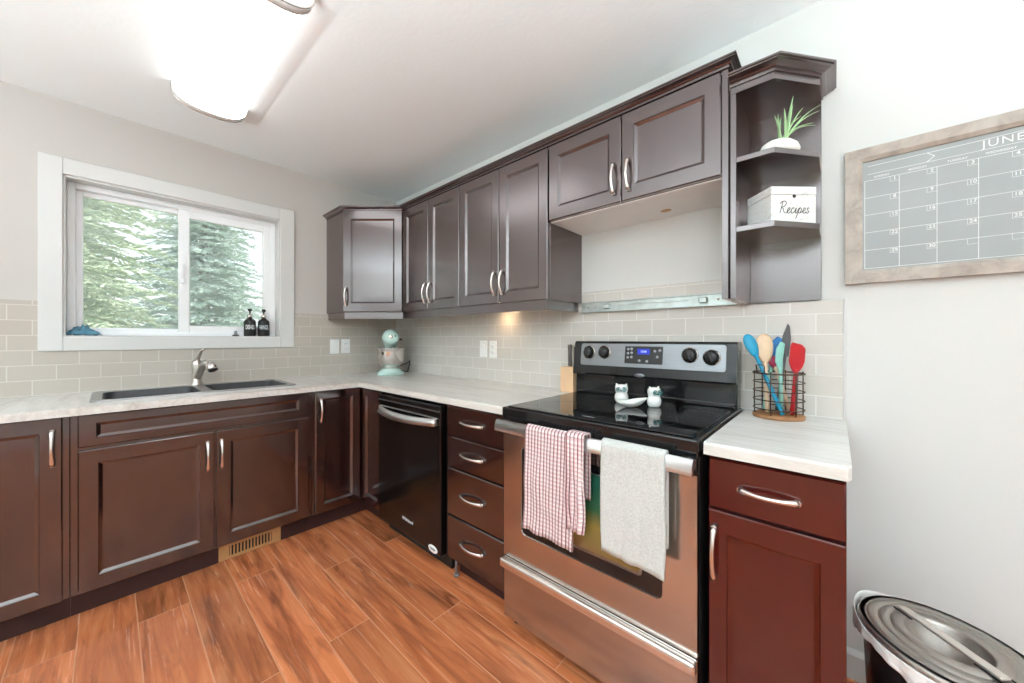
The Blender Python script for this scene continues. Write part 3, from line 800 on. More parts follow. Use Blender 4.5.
# ------------------------------------------------------------------ range
RX0, RX1 = 1.986, 2.739
t = thing('range', (2.366, -.35, 0), 'freestanding stainless steel electric range with black glass cooktop', 'range')
b = bm_new(); box(b, (RX0+.003, -.640, .035), (RX1-.003, -.03, .905), .002); obj('body', b, BLKPL, t)
b = bm_new()
box(b, (RX0-.001, -.668, .866), (RX1+.002, -.028, .920), .005, 2); ctp = obj('cooktop_frame', b, BLACK, t)
b = bm_new(); box(b, (RX0+.016, -.650, .9195), (RX1-.016, -.115, .9245), .002); gl_ = obj('cooktop_glass', b, GLASSTOP, t)
BURN = plain('burner_print', (.035, .035, .037, 1), .2, nscale=20)
for cx_, cy_, r in ((2.19, -.50, .115), (2.19, -.24, .08), (2.54, -.50, .09), (2.54, -.24, .105)):
    b = bm_new(); M0 = Matrix.Translation((cx_, cy_, .9246)); lathe(b, [(r, 0), (r+.0018, .0002), (r+.0036, 0)], 40, M0); obj('burner_ring', b, BURN, gl_)
b = bm_new(); text_bm(b, 'Whirlpool', .012, frameM((2.362, -.615, .9247), (1, 0, 0), (0, 1, 0), UP), depth=.0002); obj('lettering', b, GREYPR, gl_)
# backguard
b = bm_new(); box(b, (RX0+.004, -.095, .915), (RX1-.004, -.022, 1.035), .006, 2)
box(b, (RX0+.012, -.105, .925), (RX1-.012, -.09, .945), .004, 2); bgd = obj('backguard', b, BLACK, t)
b = bm_new()
pf = [(-.118, 1.022), (-.122, 1.030), (-.100, 1.184), (-.092, 1.192), (-.03, 1.192), (-.022, 1.184), (-.022, 1.022)]
vsA = [b.verts.new((RX0+.002, y, z)) for y, z in pf]; vsB = [b.verts.new((RX1-.002, y, z)) for y, z in pf]
k = len(pf)
for i in range(k): b.faces.new((vsA[i], vsA[(i+1) % k], vsB[(i+1) % k], vsB[i]))
b.faces.new(vsA[::-1]); b.faces.new(vsB); bmesh.ops.recalc_face_normals(b, faces=b.faces)
cpn = obj('control_panel', b, BLACK, t)
# sloped frame of the control face: local x, up along the slope, out
sl = Vector((0, .022, .154)).normalized(); nn = Vector((0, -sl.z, sl.y))
def MC(x, s, o=0.0):      # s: distance up the slope from z 1.030
    p = Vector((x, -.122, 1.030))+sl*s+nn*o; return frameM(p, (1, 0, 0), sl, nn)
b = bm_new(); tb_ = bmesh.new()
prism(tb_, [(x, y) for x, y, z in rrect(2.030, 2.700, .040, .152, .012, 0)], 0, .0035, .001); merge(b, tb_, MC(0, 0, .0)); fc_ = obj('fascia', b, STEELV, cpn)
b = bm_new(); tb_ = bmesh.new(); box(tb_, (2.272, .058, .003), (2.450, .140, .0055), .001); merge(b, tb_, MC(0, 0)); dsp = obj('display_panel', b, BLKPL, cpn)
b = bm_new(); tb_ = bmesh.new(); box(tb_, (2.334, .102, .0052), (2.392, .128, .0066), .0005); merge(b, tb_, MC(0, 0)); obj('screen', b, LCD, dsp)
b = bm_new(); tb_ = bmesh.new()
for x, s in ((2.288, .125), (2.305, .127), (2.288, .106), (2.306, .108), (2.288, .086), (2.306, .088), (2.415, .118), (2.437, .122), (2.427, .092), (2.345, .072), (2.380, .070)):
    lathe(tb_, [(0, .0066), (.0062, .0066), (.0068, .0054)], 12, Matrix.Translation((x, s, 0)))
merge(b, tb_, MC(0, 0)); obj('button_print', b, GREYPR, dsp)
b = bm_new(); text_bm(b, '12:00', .013, MC(2.363, .115, .0068), depth=.0002); obj('digits', b, emit_mat('lcd_digits', (.25, .45, 1, 1), .9), dsp)
for x, s in ((2.078, .105), (2.164, .108), (2.563, .105), (2.647, .098)):
    b = bm_new(); lathe(b, [(0, .004), (.034, .004), (.034, .0055), (.030, .007)], 28, MC(x, s)); kb = obj('knob', b, STEEL, cpn)
    b = bm_new(); lathe(b, [(0, .0275), (.0205, .0275), (.0225, .025), (.0255, .007)], 24, MC(x, s)); tb_ = bmesh.new(); box(tb_, (-.0055, -.0245, .010), (.0055, .0245, .0345), .003)
    merge(b, tb_, MC(x, s) @ Matrix.Rotation(.35, 4, 'Z')); obj('knob_grip', b, BLKPL, kb)
b = bm_new(); lathe(b, [(0, .004), (.016, .004), (.018, .002)], 24, MC(2.348, .004), sx=1.35, sy=.52); bd = obj('badge', b, STEELV, cpn)
b = bm_new(); text_bm(b, 'Whirlpool', .010, MC(2.348, .004, .0042), depth=.0002, shear=.2); obj('lettering', b, INK, bd)
b = bm_new(); text_bm(b, 'OVEN', .007, MC(2.250, .10, .0037), depth=.0001); text_bm(b, 'LOW  HIGH', .006, MC(2.60, .055, .0037), depth=.0001); obj('panel_print', b, GREYPR, fc_)
# oven door with a window
b = bm_new()
DZ0, DZ1_ = .302, .862
wx0, wx1, wz0, wz1 = 2.083, 2.640, .418, .772
def ringv(bm, pts): return [bm.verts.new(p) for p in pts]
def rr_xz(x0, x1, z0, z1, r, y, n=5): return [(x, y, z) for x, z, _ in rrect(x0, x1, z0, z1, r, 0, n)]
o1 = rr_xz(RX0+.003, RX1-.003, DZ0, DZ1_-.045, .004, -.660); i1 = rr_xz(wx0, wx1, wz0, wz1, .022, -.660); i2 = rr_xz(wx0+.003, wx1-.003, wz0+.003, wz1-.003, .022, -.654)
ob_ = rr_xz(RX0+.003, RX1-.003, DZ0, DZ1_-.045, .004, -.640)
V = [ringv(b, q) for q in (ob_, o1, i1, i2)]
for A, B in zip(V, V[1:]):
    for i in range(len(A)): b.faces.new((A[i], A[(i+1) % len(A)], B[(i+1) % len(A)], B[i]))
bmesh.ops.recalc_face_normals(b, faces=b.faces)
od = obj('oven_door', b, STEEL, t)
b = bm_new(); box(b, (RX0+.005, -.658, .819), (RX1-.005, -.640, .866), .002); obj('door_top', b, BLACK, od)
b = bm_new(); box(b, (wx0-.002, -.656, wz0-.002), (wx1+.002, -.646, wz1+.002)); og = obj('window_border', b, BLACK, od)
b = bm_new(); tb2 = [(x, z) for x, z, _ in rrect(2.165, 2.570, .470, .738, .012, 0)]
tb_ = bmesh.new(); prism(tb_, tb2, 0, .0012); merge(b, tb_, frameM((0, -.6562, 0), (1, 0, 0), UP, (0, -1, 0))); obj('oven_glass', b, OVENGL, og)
b = bm_new(); ra = rr_xz(2.158, 2.577, .461, .745, .014, -.6575); rb = rr_xz(2.165, 2.570, .470, .738, .012, -.6580)
A, B = ringv(b, ra), ringv(b, rb)
for i in range(len(A)): b.faces.new((A[i], A[(i+1) % len(A)], B[(i+1) % len(A)], B[i]))
bmesh.ops.recalc_face_normals(b, faces=b.faces); obj('glass_edge', b, STEELV, og)
HY, HZ = -.703, .853
b = bm_new(); pfh = [(HY+.006, HZ-.020), (HY-.008, HZ-.023), (HY-.0125, HZ-.020), (HY-.013, HZ-.012), (HY-.010, HZ+.006), (HY-.003, HZ+.019), (HY+.002, HZ+.0225), (HY+.006, HZ+.022)]
va_ = [b.verts.new((RX0+.002, y, z)) for y, z in pfh]; vb_ = [b.verts.new((RX1-.002, y, z)) for y, z in pfh]
for i in range(8): f = b.faces.new((va_[i], va_[(i+1) % 8], vb_[(i+1) % 8], vb_[i])); f.smooth = 2 < i < 6
b.faces.new(va_[::-1]); b.faces.new(vb_); bmesh.ops.recalc_face_normals(b, faces=b.faces)
for x in (RX0+.006, RX1-.030): box(b, (x, HY, HZ-.018), (x+.024, -.655, HZ+.012), .003)
obj('handle', b, HANDST, od)
# storage drawer
b = bm_new(); box(b, (RX0+.003, -.662, .048), (RX1-.003, -.630, .296), .004); dw_ = obj('drawer', b, STEEL, t)
b = bm_new(); tubep = [(RX0+.001, -.672, .290), (RX1-.001, -.672, .290)]
box(b, (RX0+.001, -.690, .262), (RX1-.001, -.660, .300), .011, 3); obj('drawer_pull', b, NICKEL, dw_)
for x, y in ((RX0+.03, -.60), (RX1-.03, -.60), (RX0+.03, -.08), (RX1-.03, -.08)):
    b = bm_new(); lathe(b, [(0, 0), (.018, 0), (.018, .008), (.010, .014), (.010, .04), (0, .04)], 14, Matrix.Translation((x, y, 0))); obj('foot', b, BLKPL, t)

# ------------------------------------------------------------------ towels over the oven handle
def towel(name, x0, x1, zf, zb, mat, label, folds, thick, flap=0.0, seed=1, slope=0.0):
    """a folded towel: path back bottom -> over the bar -> front bottom"""
    n = 46; nu = 26
    ob = HY-.012; ib = HY+.006; tp = HZ+.023
    g = thick/2+.0016
    path = []
    for i in range(15): s = i/14; path.append((ib+g, zb+(tp-.008-zb)*s))
    yc = (ob+ib)/2; rr_ = (ib-ob)/2+g
    for i in range(1, 9): a = PI*i/9; path.append((yc+rr_*math.cos(a), tp-.008+(.008+g)*math.sin(a)))
    for i in range(23): s = i/22; path.append((ob-g, tp-.008+(zf-tp+.008)*s))
    L = [0]
    for p, q in zip(path, path[1:]): L.append(L[-1]+math.hypot(q[0]-p[0], q[1]-p[1]))
    bm = bm_new(); uvl = bm.loops.layers.uv.new('UVMap')
    def disp(u, i):
        y, z = path[i]; x = x0+(x1-x0)*u
        hang = max(0, (tp-z)/(tp-zf)) if i > 18 else 0
        w_ = folds*(math.sin(u*9+seed)*.5+math.sin(u*17+seed*2+hang*3)*.3+noise.noise(Vector((u*4, hang*3, seed)))*.9)
        dy = -abs(w_)*hang**.6 if i > 18 else 0
        dx = .010*hang*noise.noise(Vector((hang*2, seed, u)))-.010*hang*(1 if flap else -.3)
        dz = slope*(u-.5)*hang + .004*noise.noise(Vector((u*5, seed, 3)))*hang
        return Vector((x+dx, y+dy, z+dz))
    P = [[disp(j/nu, i) for j in range(nu+1)] for i in range(len(path))]
    def nrm(i, j):
        a = P[min(i+1, len(path)-1)][j]-P[max(i-1, 0)][j]; c = P[i][min(j+1, nu)]-P[i][max(j-1, 0)]
        v = a.cross(c); return v.normalized() if v.length > 1e-9 else Vector((0, -1, 0))
    A = [[None]*(nu+1) for _ in path]; B = [[None]*(nu+1) for _ in path]
    for i in range(len(path)):
        for j in range(nu+1):
            q = nrm(i, j)*thick/2
            A[i][j] = bm.verts.new(P[i][j]+q); B[i][j] = bm.verts.new(P[i][j]-q)
    def quad(v, uv):
        f = bm.faces.new(v); f.smooth = True
        for l, c in zip(f.loops, uv): l[uvl].uv = c
    Wd = x1-x0
    for i in range(len(path)-1):
        for j in range(nu):
            uv = [(Wd*j/nu, L[i]), (Wd*(j+1)/nu, L[i]), (Wd*(j+1)/nu, L[i+1]), (Wd*j/nu, L[i+1])]
            quad((A[i][j], A[i][j+1], A[i+1][j+1], A[i+1][j]), uv)
            quad((B[i][j+1], B[i][j], B[i+1][j], B[i+1][j+1]), [uv[1], uv[0], uv[3], uv[2]])
    for i in range(len(path)-1):
        for j, sgn in ((0, 0), (nu, 1)):
            v = (A[i][j], A[i+1][j], B[i+1][j], B[i][j]); uv = [(Wd*sgn, L[i]), (Wd*sgn, L[i+1]), (Wd*sgn+.004, L[i+1]), (Wd*sgn+.004, L[i])]
            quad(v if sgn else v[::-1], uv if sgn else uv[::-1])
    for j in range(nu):
        for i in (0, len(path)-1):
            v = (A[i][j], A[i][j+1], B[i][j+1], B[i][j]); quad(v if i else v[::-1], [(Wd*j/nu, L[i])]*4)
    bmesh.ops.recalc_face_normals(bm, faces=bm.faces)
    return bm
b = towel('dish_towel', 2.158, 2.378, .490, .62, CHECK, '', .010, .006, flap=1, seed=2.1, slope=-.008)
tg = tag(obj('dish_towel', b, CHECK, None, (2.27, -.71, .70)), 'red and white checked dish towel hanging on the oven handle', 'towel')
b = towel('dish_towel', 2.345, 2.412, .565, .66, CHECK, '', .012, .005, flap=0, seed=4.4, slope=.0)
for v in b.verts: v.co.y += -.0105 if v.co.y < HY else .0085; v.co.z += .009 if v.co.z > HZ+.012 else 0
f_ = obj('folded_flap', b, CHECK, tg)
b = towel('hand_towel', 2.472, 2.668, .532, .600, TERRY, '', .006, .010, seed=6.3, slope=-.012)
tag(obj('hand_towel', b, TERRY, None, (2.57, -.71, .70)), 'off-white terry hand towel hanging on the oven handle', 'towel')
# trailing layer of the terry towel on the right
# ------------------------------------------------------------------ shakers and spoon rest on the cooktop
def owl(loc, rot, label):
    t = thing('owl_shaker', loc, label, 'shaker', 'owl salt and pepper shakers')
    M0 = Matrix.Translation(loc) @ Matrix.Rotation(rot, 4, 'Z')
    b = bm_new(); tb_ = bmesh.new()
    lathe(tb_, [(0, 0), (.020, 0), (.026, .006), (.0295, .018), (.029, .030), (.0245, .040), (.0235, .044), (.026, .050), (.0275, .060), (.0265, .072), (.020, .0785), (0, .080)], 26, None, sy=.86)
    for s in (-1, 1):
        tube(tb_, [(s*.017, 0, .070), (s*.0215, 0, .0835)], [.008, .0025], 8)
    merge(b, tb_, M0); bo = obj('body', b, PORC, t)
    for s in (-1, 1):
        b = bm_new(); tb_ = bmesh.new(); Me = frameM((s*.0112, -.0218, .0605), (1, 0, 0), UP, (0, -1, 0))
        lathe(tb_, [(.0068, 0), (.0068, .0024), (.0096, .0024), (.0100, 0)], 20, Me); lathe(tb_, [(0, .0034), (.0036, .003), (.0042, 0)], 14, Me)
        merge(b, tb_, M0); obj('eye', b, GREENP, bo)
    b = bm_new(); tb_ = bmesh.new(); tube(tb_, [(0, -.0225, .055), (0, -.0275, .050)], [.004, .001], 8); merge(b, tb_, M0); obj('beak', b, GREENP, bo)
    return t
owl((2.325, -.262, .9246), .40, 'white owl shaker left of the spoon rest, both eyes showing')
owl((2.469, -.266, .9246), 1.0, 'white owl shaker right of the spoon rest, turned aside with one eye showing')
t = thing('spoon_rest', (2.402, -.345, .9246), 'white leaf-shaped ceramic spoon rest on the cooktop between the owl shakers', 'dish')
b = bm_new(); M0 = Matrix.Translation((2.400, -.342, .9248)) @ Matrix.Rotation(.80, 4, 'Z')
tb_ = bmesh.new()
def dish(u, v):
    a = 2*PI*u; r = v; el = 1+.30*max(0, math.cos(a))**3
    x = .056*r*math.cos(a)*el; y = .036*r*math.sin(a)*(1-.25*max(0, math.cos(a)))
    z = .003+.022*r**2.2+.014*r**3*max(0, math.cos(a)); return (x, y, z)
sheet(tb_, dish, 36, 8)
tv = [v.co.copy() for v in tb_.verts]
bmesh.ops.remove_doubles(tb_, verts=tb_.verts, dist=1e-5)
r_ = bmesh.ops.solidify(tb_, geom=list(tb_.faces), thickness=.0035)
bmesh.ops.recalc_face_normals(tb_, faces=tb_.faces)
zmin = min(v.co.z for v in tb_.verts)
for v in tb_.verts: v.co.z -= zmin
for f in tb_.faces: f.smooth = True
merge(b, tb_, M0); obj('dish', b, PORC, t)
b = bm_new(); tb_ = bmesh.new(); tube(tb_, [(-.03, 0, .012), (0, .002, .010), (.04, 0, .020)], [.0015, .002, .001], 6); merge(b, tb_, M0); obj('leaf_vein', b, plain('grey_glaze', rgb(190, 196, 192), .3, nscale=20), t)

# ------------------------------------------------------------------ knife block with its knives
t = thing('knife_block', (1.946, -.077, .914), 'pale beech knife block on the worktop beside the range', 'knife block')
b = bm_new(); Mk = Matrix.Translation((1.946, -.070, .9145))
tb_ = bmesh.new(); box(tb_, (-.045, -.045, 0), (.036, .045, .138), .004, 2); merge(b, tb_, Mk); obj('block', b, BEECH, t)
for (x, y, h, lb) in ((-.010, .002, .118, 'grey-handled knife standing in the beech block, nearer its middle'), (.022, .012, .106, 'shorter grey-handled knife in the beech block, at the range side')):
    k = thing('kitchen_knife', (1.946+x, -.072+y, 1.0525), lb, 'knife', 'knives in the block')
    b = bm_new(); tube(b, [(1.946+x, -.072+y, 1.053), (1.946+x, -.072+y, 1.065), (1.946+x, -.074+y, 1.12), (1.946+x, -.073+y, 1.0525+h)], [.0075, .0085, .008, .0095], 10, sy=1.5); obj('handle', b, KHAND, k)
    b = bm_new(); lathe(b, [(0, .0), (.0088, 0), (.0088, .006), (0, .006)], 10, Matrix.Translation((1.946+x, -.073+y, 1.0525+h-.001)), sy=1.4); obj('butt_cap', b, NICKEL, k)

# ------------------------------------------------------------------ utensil basket
bx, by, bz = 2.868, -.108, .914
t = thing('utensil_basket', (bx, by, bz), 'round bronze wire utensil basket with a wooden base on the end worktop', 'basket')
b = bm_new(); lathe(b, [(0, bz), (.078, bz), (.080, bz+.003), (.080, bz+.011), (.078, bz+.014), (0, bz+.014)], 36, Matrix.Translation((bx, by, 0))); obj('base', b, BASKW, t)
def ringpts(r, z, n=40): return [(bx+r*math.cos(2*PI*i/n), by+r*math.sin(2*PI*i/n), z) for i in range(n)]
for i in range(5):
    b = bm_new(); z = bz+.034+i*.0325
    tube(b, ringpts(.0775, z), .0021 if i < 4 else .0032, 6, closed=True); obj('ring_wire', b, BRONZE, t)
for i in range(6):
    a = 2*PI*(i+.3)/6; b = bm_new(); tube(b, [(bx+.0745*math.cos(a), by+.0745*math.sin(a), bz+.008), (bx+.0745*math.cos(a), by+.0745*math.sin(a), bz+.172)], .0022, 6); obj('upright_wire', b, BRONZE, t)
b = bm_new()
for sgn in (-1,):
    px_, py_ = bx-.058, by-.052
    tube(b, [(px_, py_, bz+.165), (px_-.004, py_, bz+.193), (px_+.012, py_-.012, bz+.197), (px_+.024, py_-.020, bz+.192), (px_+.024, py_-.018, bz+.165)], .0022, 6)
obj('handle', b, BRONZE, t)

def utensil(name, foot, head, label, hmat, kind, head_mat, w=.028, L=.085, twist=0.0, bladeup=False):
    """a handle from foot to the neck and a shaped head beyond it"""
    p, q = Vector(foot), Vector(head); ax = (q-p).normalized()
    neck = q-ax*L
    t = thing(name, tuple(p), label, 'utensil')
    b = bm_new(); tube(b, [p, p.lerp(neck, .35), p.lerp(neck, .7), neck+ax*.010], [.0098, .0095, .0085, .0085], 10, sy=.75); obj('handle', b, hmat, t)
    side = ax.cross(Vector((-.55, .83, 0))); side.normalize(); side = Matrix.Rotation(twist, 3, ax) @ side; nrm_ = side.cross(ax)
    M0 = frameM(neck, side, ax, nrm_)
    tb_ = bmesh.new()
    if kind == 'spoon':
        def fn(u, v):
            a = 2*PI*u; x = w*v*math.cos(a); y = L/2+L/2*v*math.sin(a); x *= (1+.18*math.sin(a)); return (x, y, -.010*(1-v*v))
        sheet(tb_, fn, 28, 6); bmesh.ops.remove_doubles(tb_, verts=tb_.verts, dist=1e-5)
        bmesh.ops.solidify(tb_, geom=list(tb_.faces), thickness=.004)
    elif kind == 'spatula':
        pl = [(-.010, 0), (.010, 0), (w*.8, L*.18), (w, L*.35), (w*.96, L*.88), (w*.78, L), (-w*.45, L*.93), (-w, L*.80), (-w, L*.35), (-w*.8, L*.18)]
        prism(tb_, pl, -.004, .004, .0025)
    elif kind == 'knife':
        pl = [(-w*.5, 0), (w*.5, 0), (w*.62, L*.3), (w*.62, L*.62), (w*.2, L), (-w*.1, L*.93), (-w*.5, L*.55)]
        prism(tb_, pl, -.0012, .0012)
    elif kind == 'turner':
        pl = [(-.008, 0), (.008, 0), (w*.9, L*.3), (w*.7, L*.75), (-w*.1, L), (-w*.8, L*.92), (-w*.4, L*.35)]
        prism(tb_, pl, -.003, .003, .002)
    for f in tb_.faces: f.smooth = kind == 'spoon'
    bmesh.ops.recalc_face_normals(tb_, faces=tb_.faces)
    b = bm_new(); merge(b, tb_, M0); obj('head', b, head_mat, t)
    return t
fz = bz+.018
utensil('spoon', (bx+.018, by-.047, fz), (2.774, -.150, 1.222), 'teal silicone spoon leaning left in the wire basket', SKYB if False else TEAL, 'spoon', TEAL, .022, .092)
utensil('wooden_spoon', (bx-.030, by-.030, fz), (2.824, -.098, 1.226), 'pale wooden spoon standing next to the teal spoon in the basket', SPOONW, 'spoon', SPOONW, .030, .118)
utensil('turner', (bx-.046, by+.018, fz), (2.860, -.062, 1.215), 'blue silicone turner behind the wooden spoon in the basket', AQUA, 'turner', SKYB, .027, .112)
utensil('kitchen_knife', (bx-.008, by+.052, fz), (2.896, -.050, 1.262), 'grey pointed blade rising highest at the back of the basket', GREYS, 'knife', GREYS, .026, .125)
utensil('spatula', (bx+.008, by+.010, fz), (2.874, -.112, 1.195), 'aqua green silicone spatula in the middle of the basket', AQUA, 'turner', AQUA, .020, .105)
utensil('spoon', (bx+.030, by+.048, fz), (2.848, -.092, 1.140), 'small raspberry pink spoon low in the basket', SPOONW, 'spoon', PINKR, .018, .050)
utensil('spatula', (bx+.042, by-.022, fz), (2.928, -.132, 1.192), 'bright red silicone spatula at the right of the basket', RED, 'spatula', RED, .025, .105)
utensil('serving_spoon', (bx+.048, by+.010, fz), (2.922, -.090, 1.128), 'dark grey nylon utensil at the far right inside the basket', GREYS, 'spoon', GREYS, .013, .04)

# ------------------------------------------------------------------ stand mixer
mx_, my_ = .318, -.232
ang = math.atan2(-1.53, 2.73)           # faces the middle of the room
t = thing('stand_mixer', (mx_, my_, .914), 'mint green stand mixer with steel bowl in the worktop corner', 'mixer')
M0 = Matrix.Translation((mx_, my_, .914)) @ Matrix.Rotation(ang, 4, 'Z')
b = bm_new(); tb_ = bmesh.new()
prism(tb_, [(x, y) for x, y, z in rrect(-.175, .120, -.105, .105, .085, 0, 8)], 0, .022, .007, 2)
lathe(tb_, [(0, .052), (.066, .052), (.074, .046), (.100, .020)], 32, Matrix.Translation((.035, 0, 0)))
merge(b, tb_, M0); obj('base', b, MINT, t)
b = bm_new(); tb_ = bmesh.new()
tube(tb_, [(-.125, 0, .018), (-.128, 0, .09), (-.122, 0, .16), (-.108, 0, .215), (-.10, 0, .26)], [.058, .046, .042, .046, .050], 20); merge(b, tb_, M0); obj('column', b, MINT, t)
b = bm_new(); tb_ = bmesh.new()
tube(tb_, [(-.175, 0, .292), (-.165, 0, .294), (-.12, 0, .297), (-.03, 0, .300), (.06, 0, .300), (.108, 0, .298), (.122, 0, .297), (.127, 0, .297)], [.025, .045, .061, .068, .067, .060, .046, .024], 28); merge(b, tb_, M0); hd = obj('head', b, MINT, t)
b = bm_new(); tb_ = bmesh.new()
lathe(tb_, [(0, .006), (.013, .006), (.016, .003), (.016, 0)], 22, frameM((.124, 0, .305), (0, 1, 0), UP, (1, 0, 0))); merge(b, tb_, M0); obj('hub_cap', b, NICKEL, hd)
b = bm_new(); tb_ = bmesh.new(); tube(tb_, [(.113, .030, .310), (.122, .040, .312)], [.008, .009], 12); merge(b, tb_, M0); obj('knob', b, BLKPL, hd)
b = bm_new(); tb_ = bmesh.new(); tube(tb_, [(.02, .060, .284), (.02, .086, .284)], [.006, .009], 10); merge(b, tb_, M0); obj('knob', b, BLKPL, hd)
b = bm_new(); tb_ = bmesh.new(); tube(tb_, [(-.14, -.046, .270), (0, -.0605, .270), (.08, -.056, .270), (.108, -.036, .270), (.116, 0, .269), (.108, .036, .270), (.08, .056, .270), (0, .0605, .270), (-.14, .046, .270)], .004, 6); merge(b, tb_, M0); obj('trim_band', b, KHAND, hd)
b = bm_new(); tb_ = bmesh.new(); lathe(tb_, [(.054, .275), (.055, .250), (.050, .238), (.034, .232), (.032, .222), (0, .222)], 24, Matrix.Translation((.045, 0, 0))); merge(b, tb_, M0); obj('planetary_housing', b, MINT, hd)
b = bm_new(); tb_ = bmesh.new(); lathe(tb_, [(.012, .224), (.010, .150), (0, .150)], 16, Matrix.Translation((.045, 0, 0))); merge(b, tb_, M0); obj('beater_shaft', b, CHROME, hd)
b = bm_new(); tb_ = bmesh.new(); lathe(tb_, [(0, .0525), (.050, .0525), (.054, .055), (.050, .060), (.072, .072), (.094, .100), (.105, .140), (.108, .180), (.111, .214), (.113, .216), (.109, .216), (.105, .180), (.101, .140), (.09, .104), (.06, .074), (0, .068)], 40, Matrix.Translation((.040, 0, 0))); merge(b, tb_, M0); bo = obj('bowl', b, CHROME, t)
b = bm_new(); tube(b, [M0 @ Vector(p) for p in ((-.165, .03, .04), (-.15, .13, .075), (-.10, .155, .10), (-.06, .15, .07), (-.07, .14, .025), (-.12, .14, .008), (-.19, .10, .008))], .0045, 8); obj('cord', b, CORD, t)

# ------------------------------------------------------------------ switches and outlets
def plate(M, label, kind):
    t = thing('outlet' if kind == 'outlet' else 'light_switch', tuple(M.translation), label, kind)
    b = bm_new(); tb_ = bmesh.new(); box(tb_, (-.036, -.058, 0), (.036, .058, .005), .003, 2); merge(b, tb_, M); p_ = obj('cover_plate', b, WHPL, t)
    if kind == 'outlet':
        for s in (-1, 1):
            b = bm_new(); tb_ = bmesh.new(); lathe(tb_, [(0, .0075), (.0155, .0075), (.017, .005)], 20, Matrix.Translation((0, s*.020, 0)), sy=.85); merge(b, tb_, M); q_ = obj('socket', b, WHPL, t)
            b = bm_new(); tb_ = bmesh.new()
            for x in (-.006, .006): box(tb_, (x-.0012, s*.020-.002, .0074), (x+.0012, s*.020+.006, .0078))
            merge(b, tb_, M); obj('slots', b, BLKPL, q_)
    else:
        b = bm_new(); tb_ = bmesh.new(); box(tb_, (-.017, -.034, .004), (.017, .034, .0075), .002); box(tb_, (-.014, 0, .007), (.014, .030, .0095), .002); merge(b, tb_, M); obj('rocker', b, WHPL, t)
plate(frameM((.008, -.552, 1.141), (0, 1, 0), UP, (1, 0, 0)), 'white rocker switch on the window wall tiles, nearer the window', 'switch')
plate(frameM((.008, -.464, 1.143), (0, 1, 0), UP, (1, 0, 0)), 'white outlet on the window wall tiles beside a rocker switch', 'outlet')
plate(frameM((1.183, -.008, 1.133), (1, 0, 0), UP, (0, -1, 0)), 'white rocker switch on the range wall tiles, nearer the corner', 'switch')
plate(frameM((1.277, -.008, 1.132), (1, 0, 0), UP, (0, -1, 0)), 'white outlet on the range wall tiles beside a rocker switch', 'outlet')

# ------------------------------------------------------------------ window sill things
def bottle(y, txt, label):
    x = -.040; z = WZ0+.010
    t = thing('soap_bottle', (x, y, z), label, 'bottle', 'black soap bottles on the sill')
    M0 = Matrix.Translation((x, y, z))
    b = bm_new(); lathe(b, [(0, 0), (.033, 0), (.0355, .004), (.0355, .098), (.033, .108), (.024, .118), (.0145, .124), (.0145, .132), (0, .132)], 28, M0); bo = obj('body', b, BLKPL, t)
    b = bm_new(); lathe(b, [(0, .131), (.016, .131), (.016, .147), (.011, .151), (.0055, .153), (.0055, .178), (0, .178)], 18, M0); pu = obj('pump_collar', b, NICKEL, t)
    b = bm_new(); lathe(b, [(0, .176), (.011, .176), (.012, .180), (.012, .190), (.008, .194), (0, .194)], 14, M0); tube(b, [(x, y, z+.187), (x+.022, y-.010, z+.189), (x+.034, y-.016, z+.182)], [.006, .005, .004], 8); obj('pump_head', b, BLKPL, pu)
    b = bm_new()
    tb_ = bmesh.new(); text_bm(tb_, txt, .044, Matrix.Identity(4), depth=.0004, bold=.0004)
    va = math.atan2(-1.766-y, 3.027-x)*0.9
    for v in tb_.verts:
        a = v.co.x*.40/.0358 + va; v.co = Vector(((.0358+v.co.z)*math.cos(a), (.0358+v.co.z)*math.sin(a), .062+v.co.y))
    merge(b, tb_, M0); obj('lettering', b, WHTEXT, bo)
bottle(-1.108, 'DISHES', 'matt black pump bottle on the sill reading DISHES')
bottle(-1.026, 'HANDS', 'matt black pump bottle on the sill reading HANDS')
b = bm_new(); z = WZ0+.010; box(b, (-.072, -1.150, z), (-.004, -.984, z+.004), .002)
t = thing('tiny_stand', (-.035, -1.19, z), 'tiny black and white ornament on the sill beside the soap bottles', 'ornament')
b.free()
b = bm_new(); box(b, (-.050, -1.208, z), (-.020, -1.172, z+.009), .003); obj('base', b, BLKPL, t)
b = bm_new(); lathe(b, [(0, .009), (.010, .009), (.0125, .016), (.008, .023), (.010, .030), (.006, .037), (0, .039)], 16, Matrix.Translation((-.035, -1.190, z))); obj('figure', b, GREYPR, t)
b = bm_new(); tube(b, [(-.034, -1.197, z+.030), (-.034, -1.190, z+.036), (-.034, -1.183, z+.030)], .003, 6); obj('cap', b, BLKPL, t)
b = bm_new()
def rag(u, v):
    a = 2*PI*u; r = .055*v*(1+.28*math.sin(2*a+.5)+.16*math.sin(5*a)*v)
    h = .046*(1-v**1.5)+.034*v*(1-v)*math.sin(4*a+v*7)+.030*(1-v*.6)*noise.noise(Vector((math.cos(a)*v*4.2, math.sin(a)*v*4.2, 4)))+.008*noise.noise(Vector((math.cos(a)*v*11, math.sin(a)*v*11, 9)))
    return (-.040+.62*r*math.sin(a), -1.868+1.02*r*math.cos(a), WZ0+.011+max(0, h))
sheet(b, rag, 44, 12); bmesh.ops.remove_doubles(b, verts=b.verts, dist=1e-5)
bmesh.ops.solidify(b, geom=list(b.faces), thickness=.0025)
zm = min(v.co.z for v in b.verts)
for v in b.verts: v.co.z += WZ0+.0102-zm
for f in b.faces: f.smooth = True
bmesh.ops.recalc_face_normals(b, faces=b.faces)
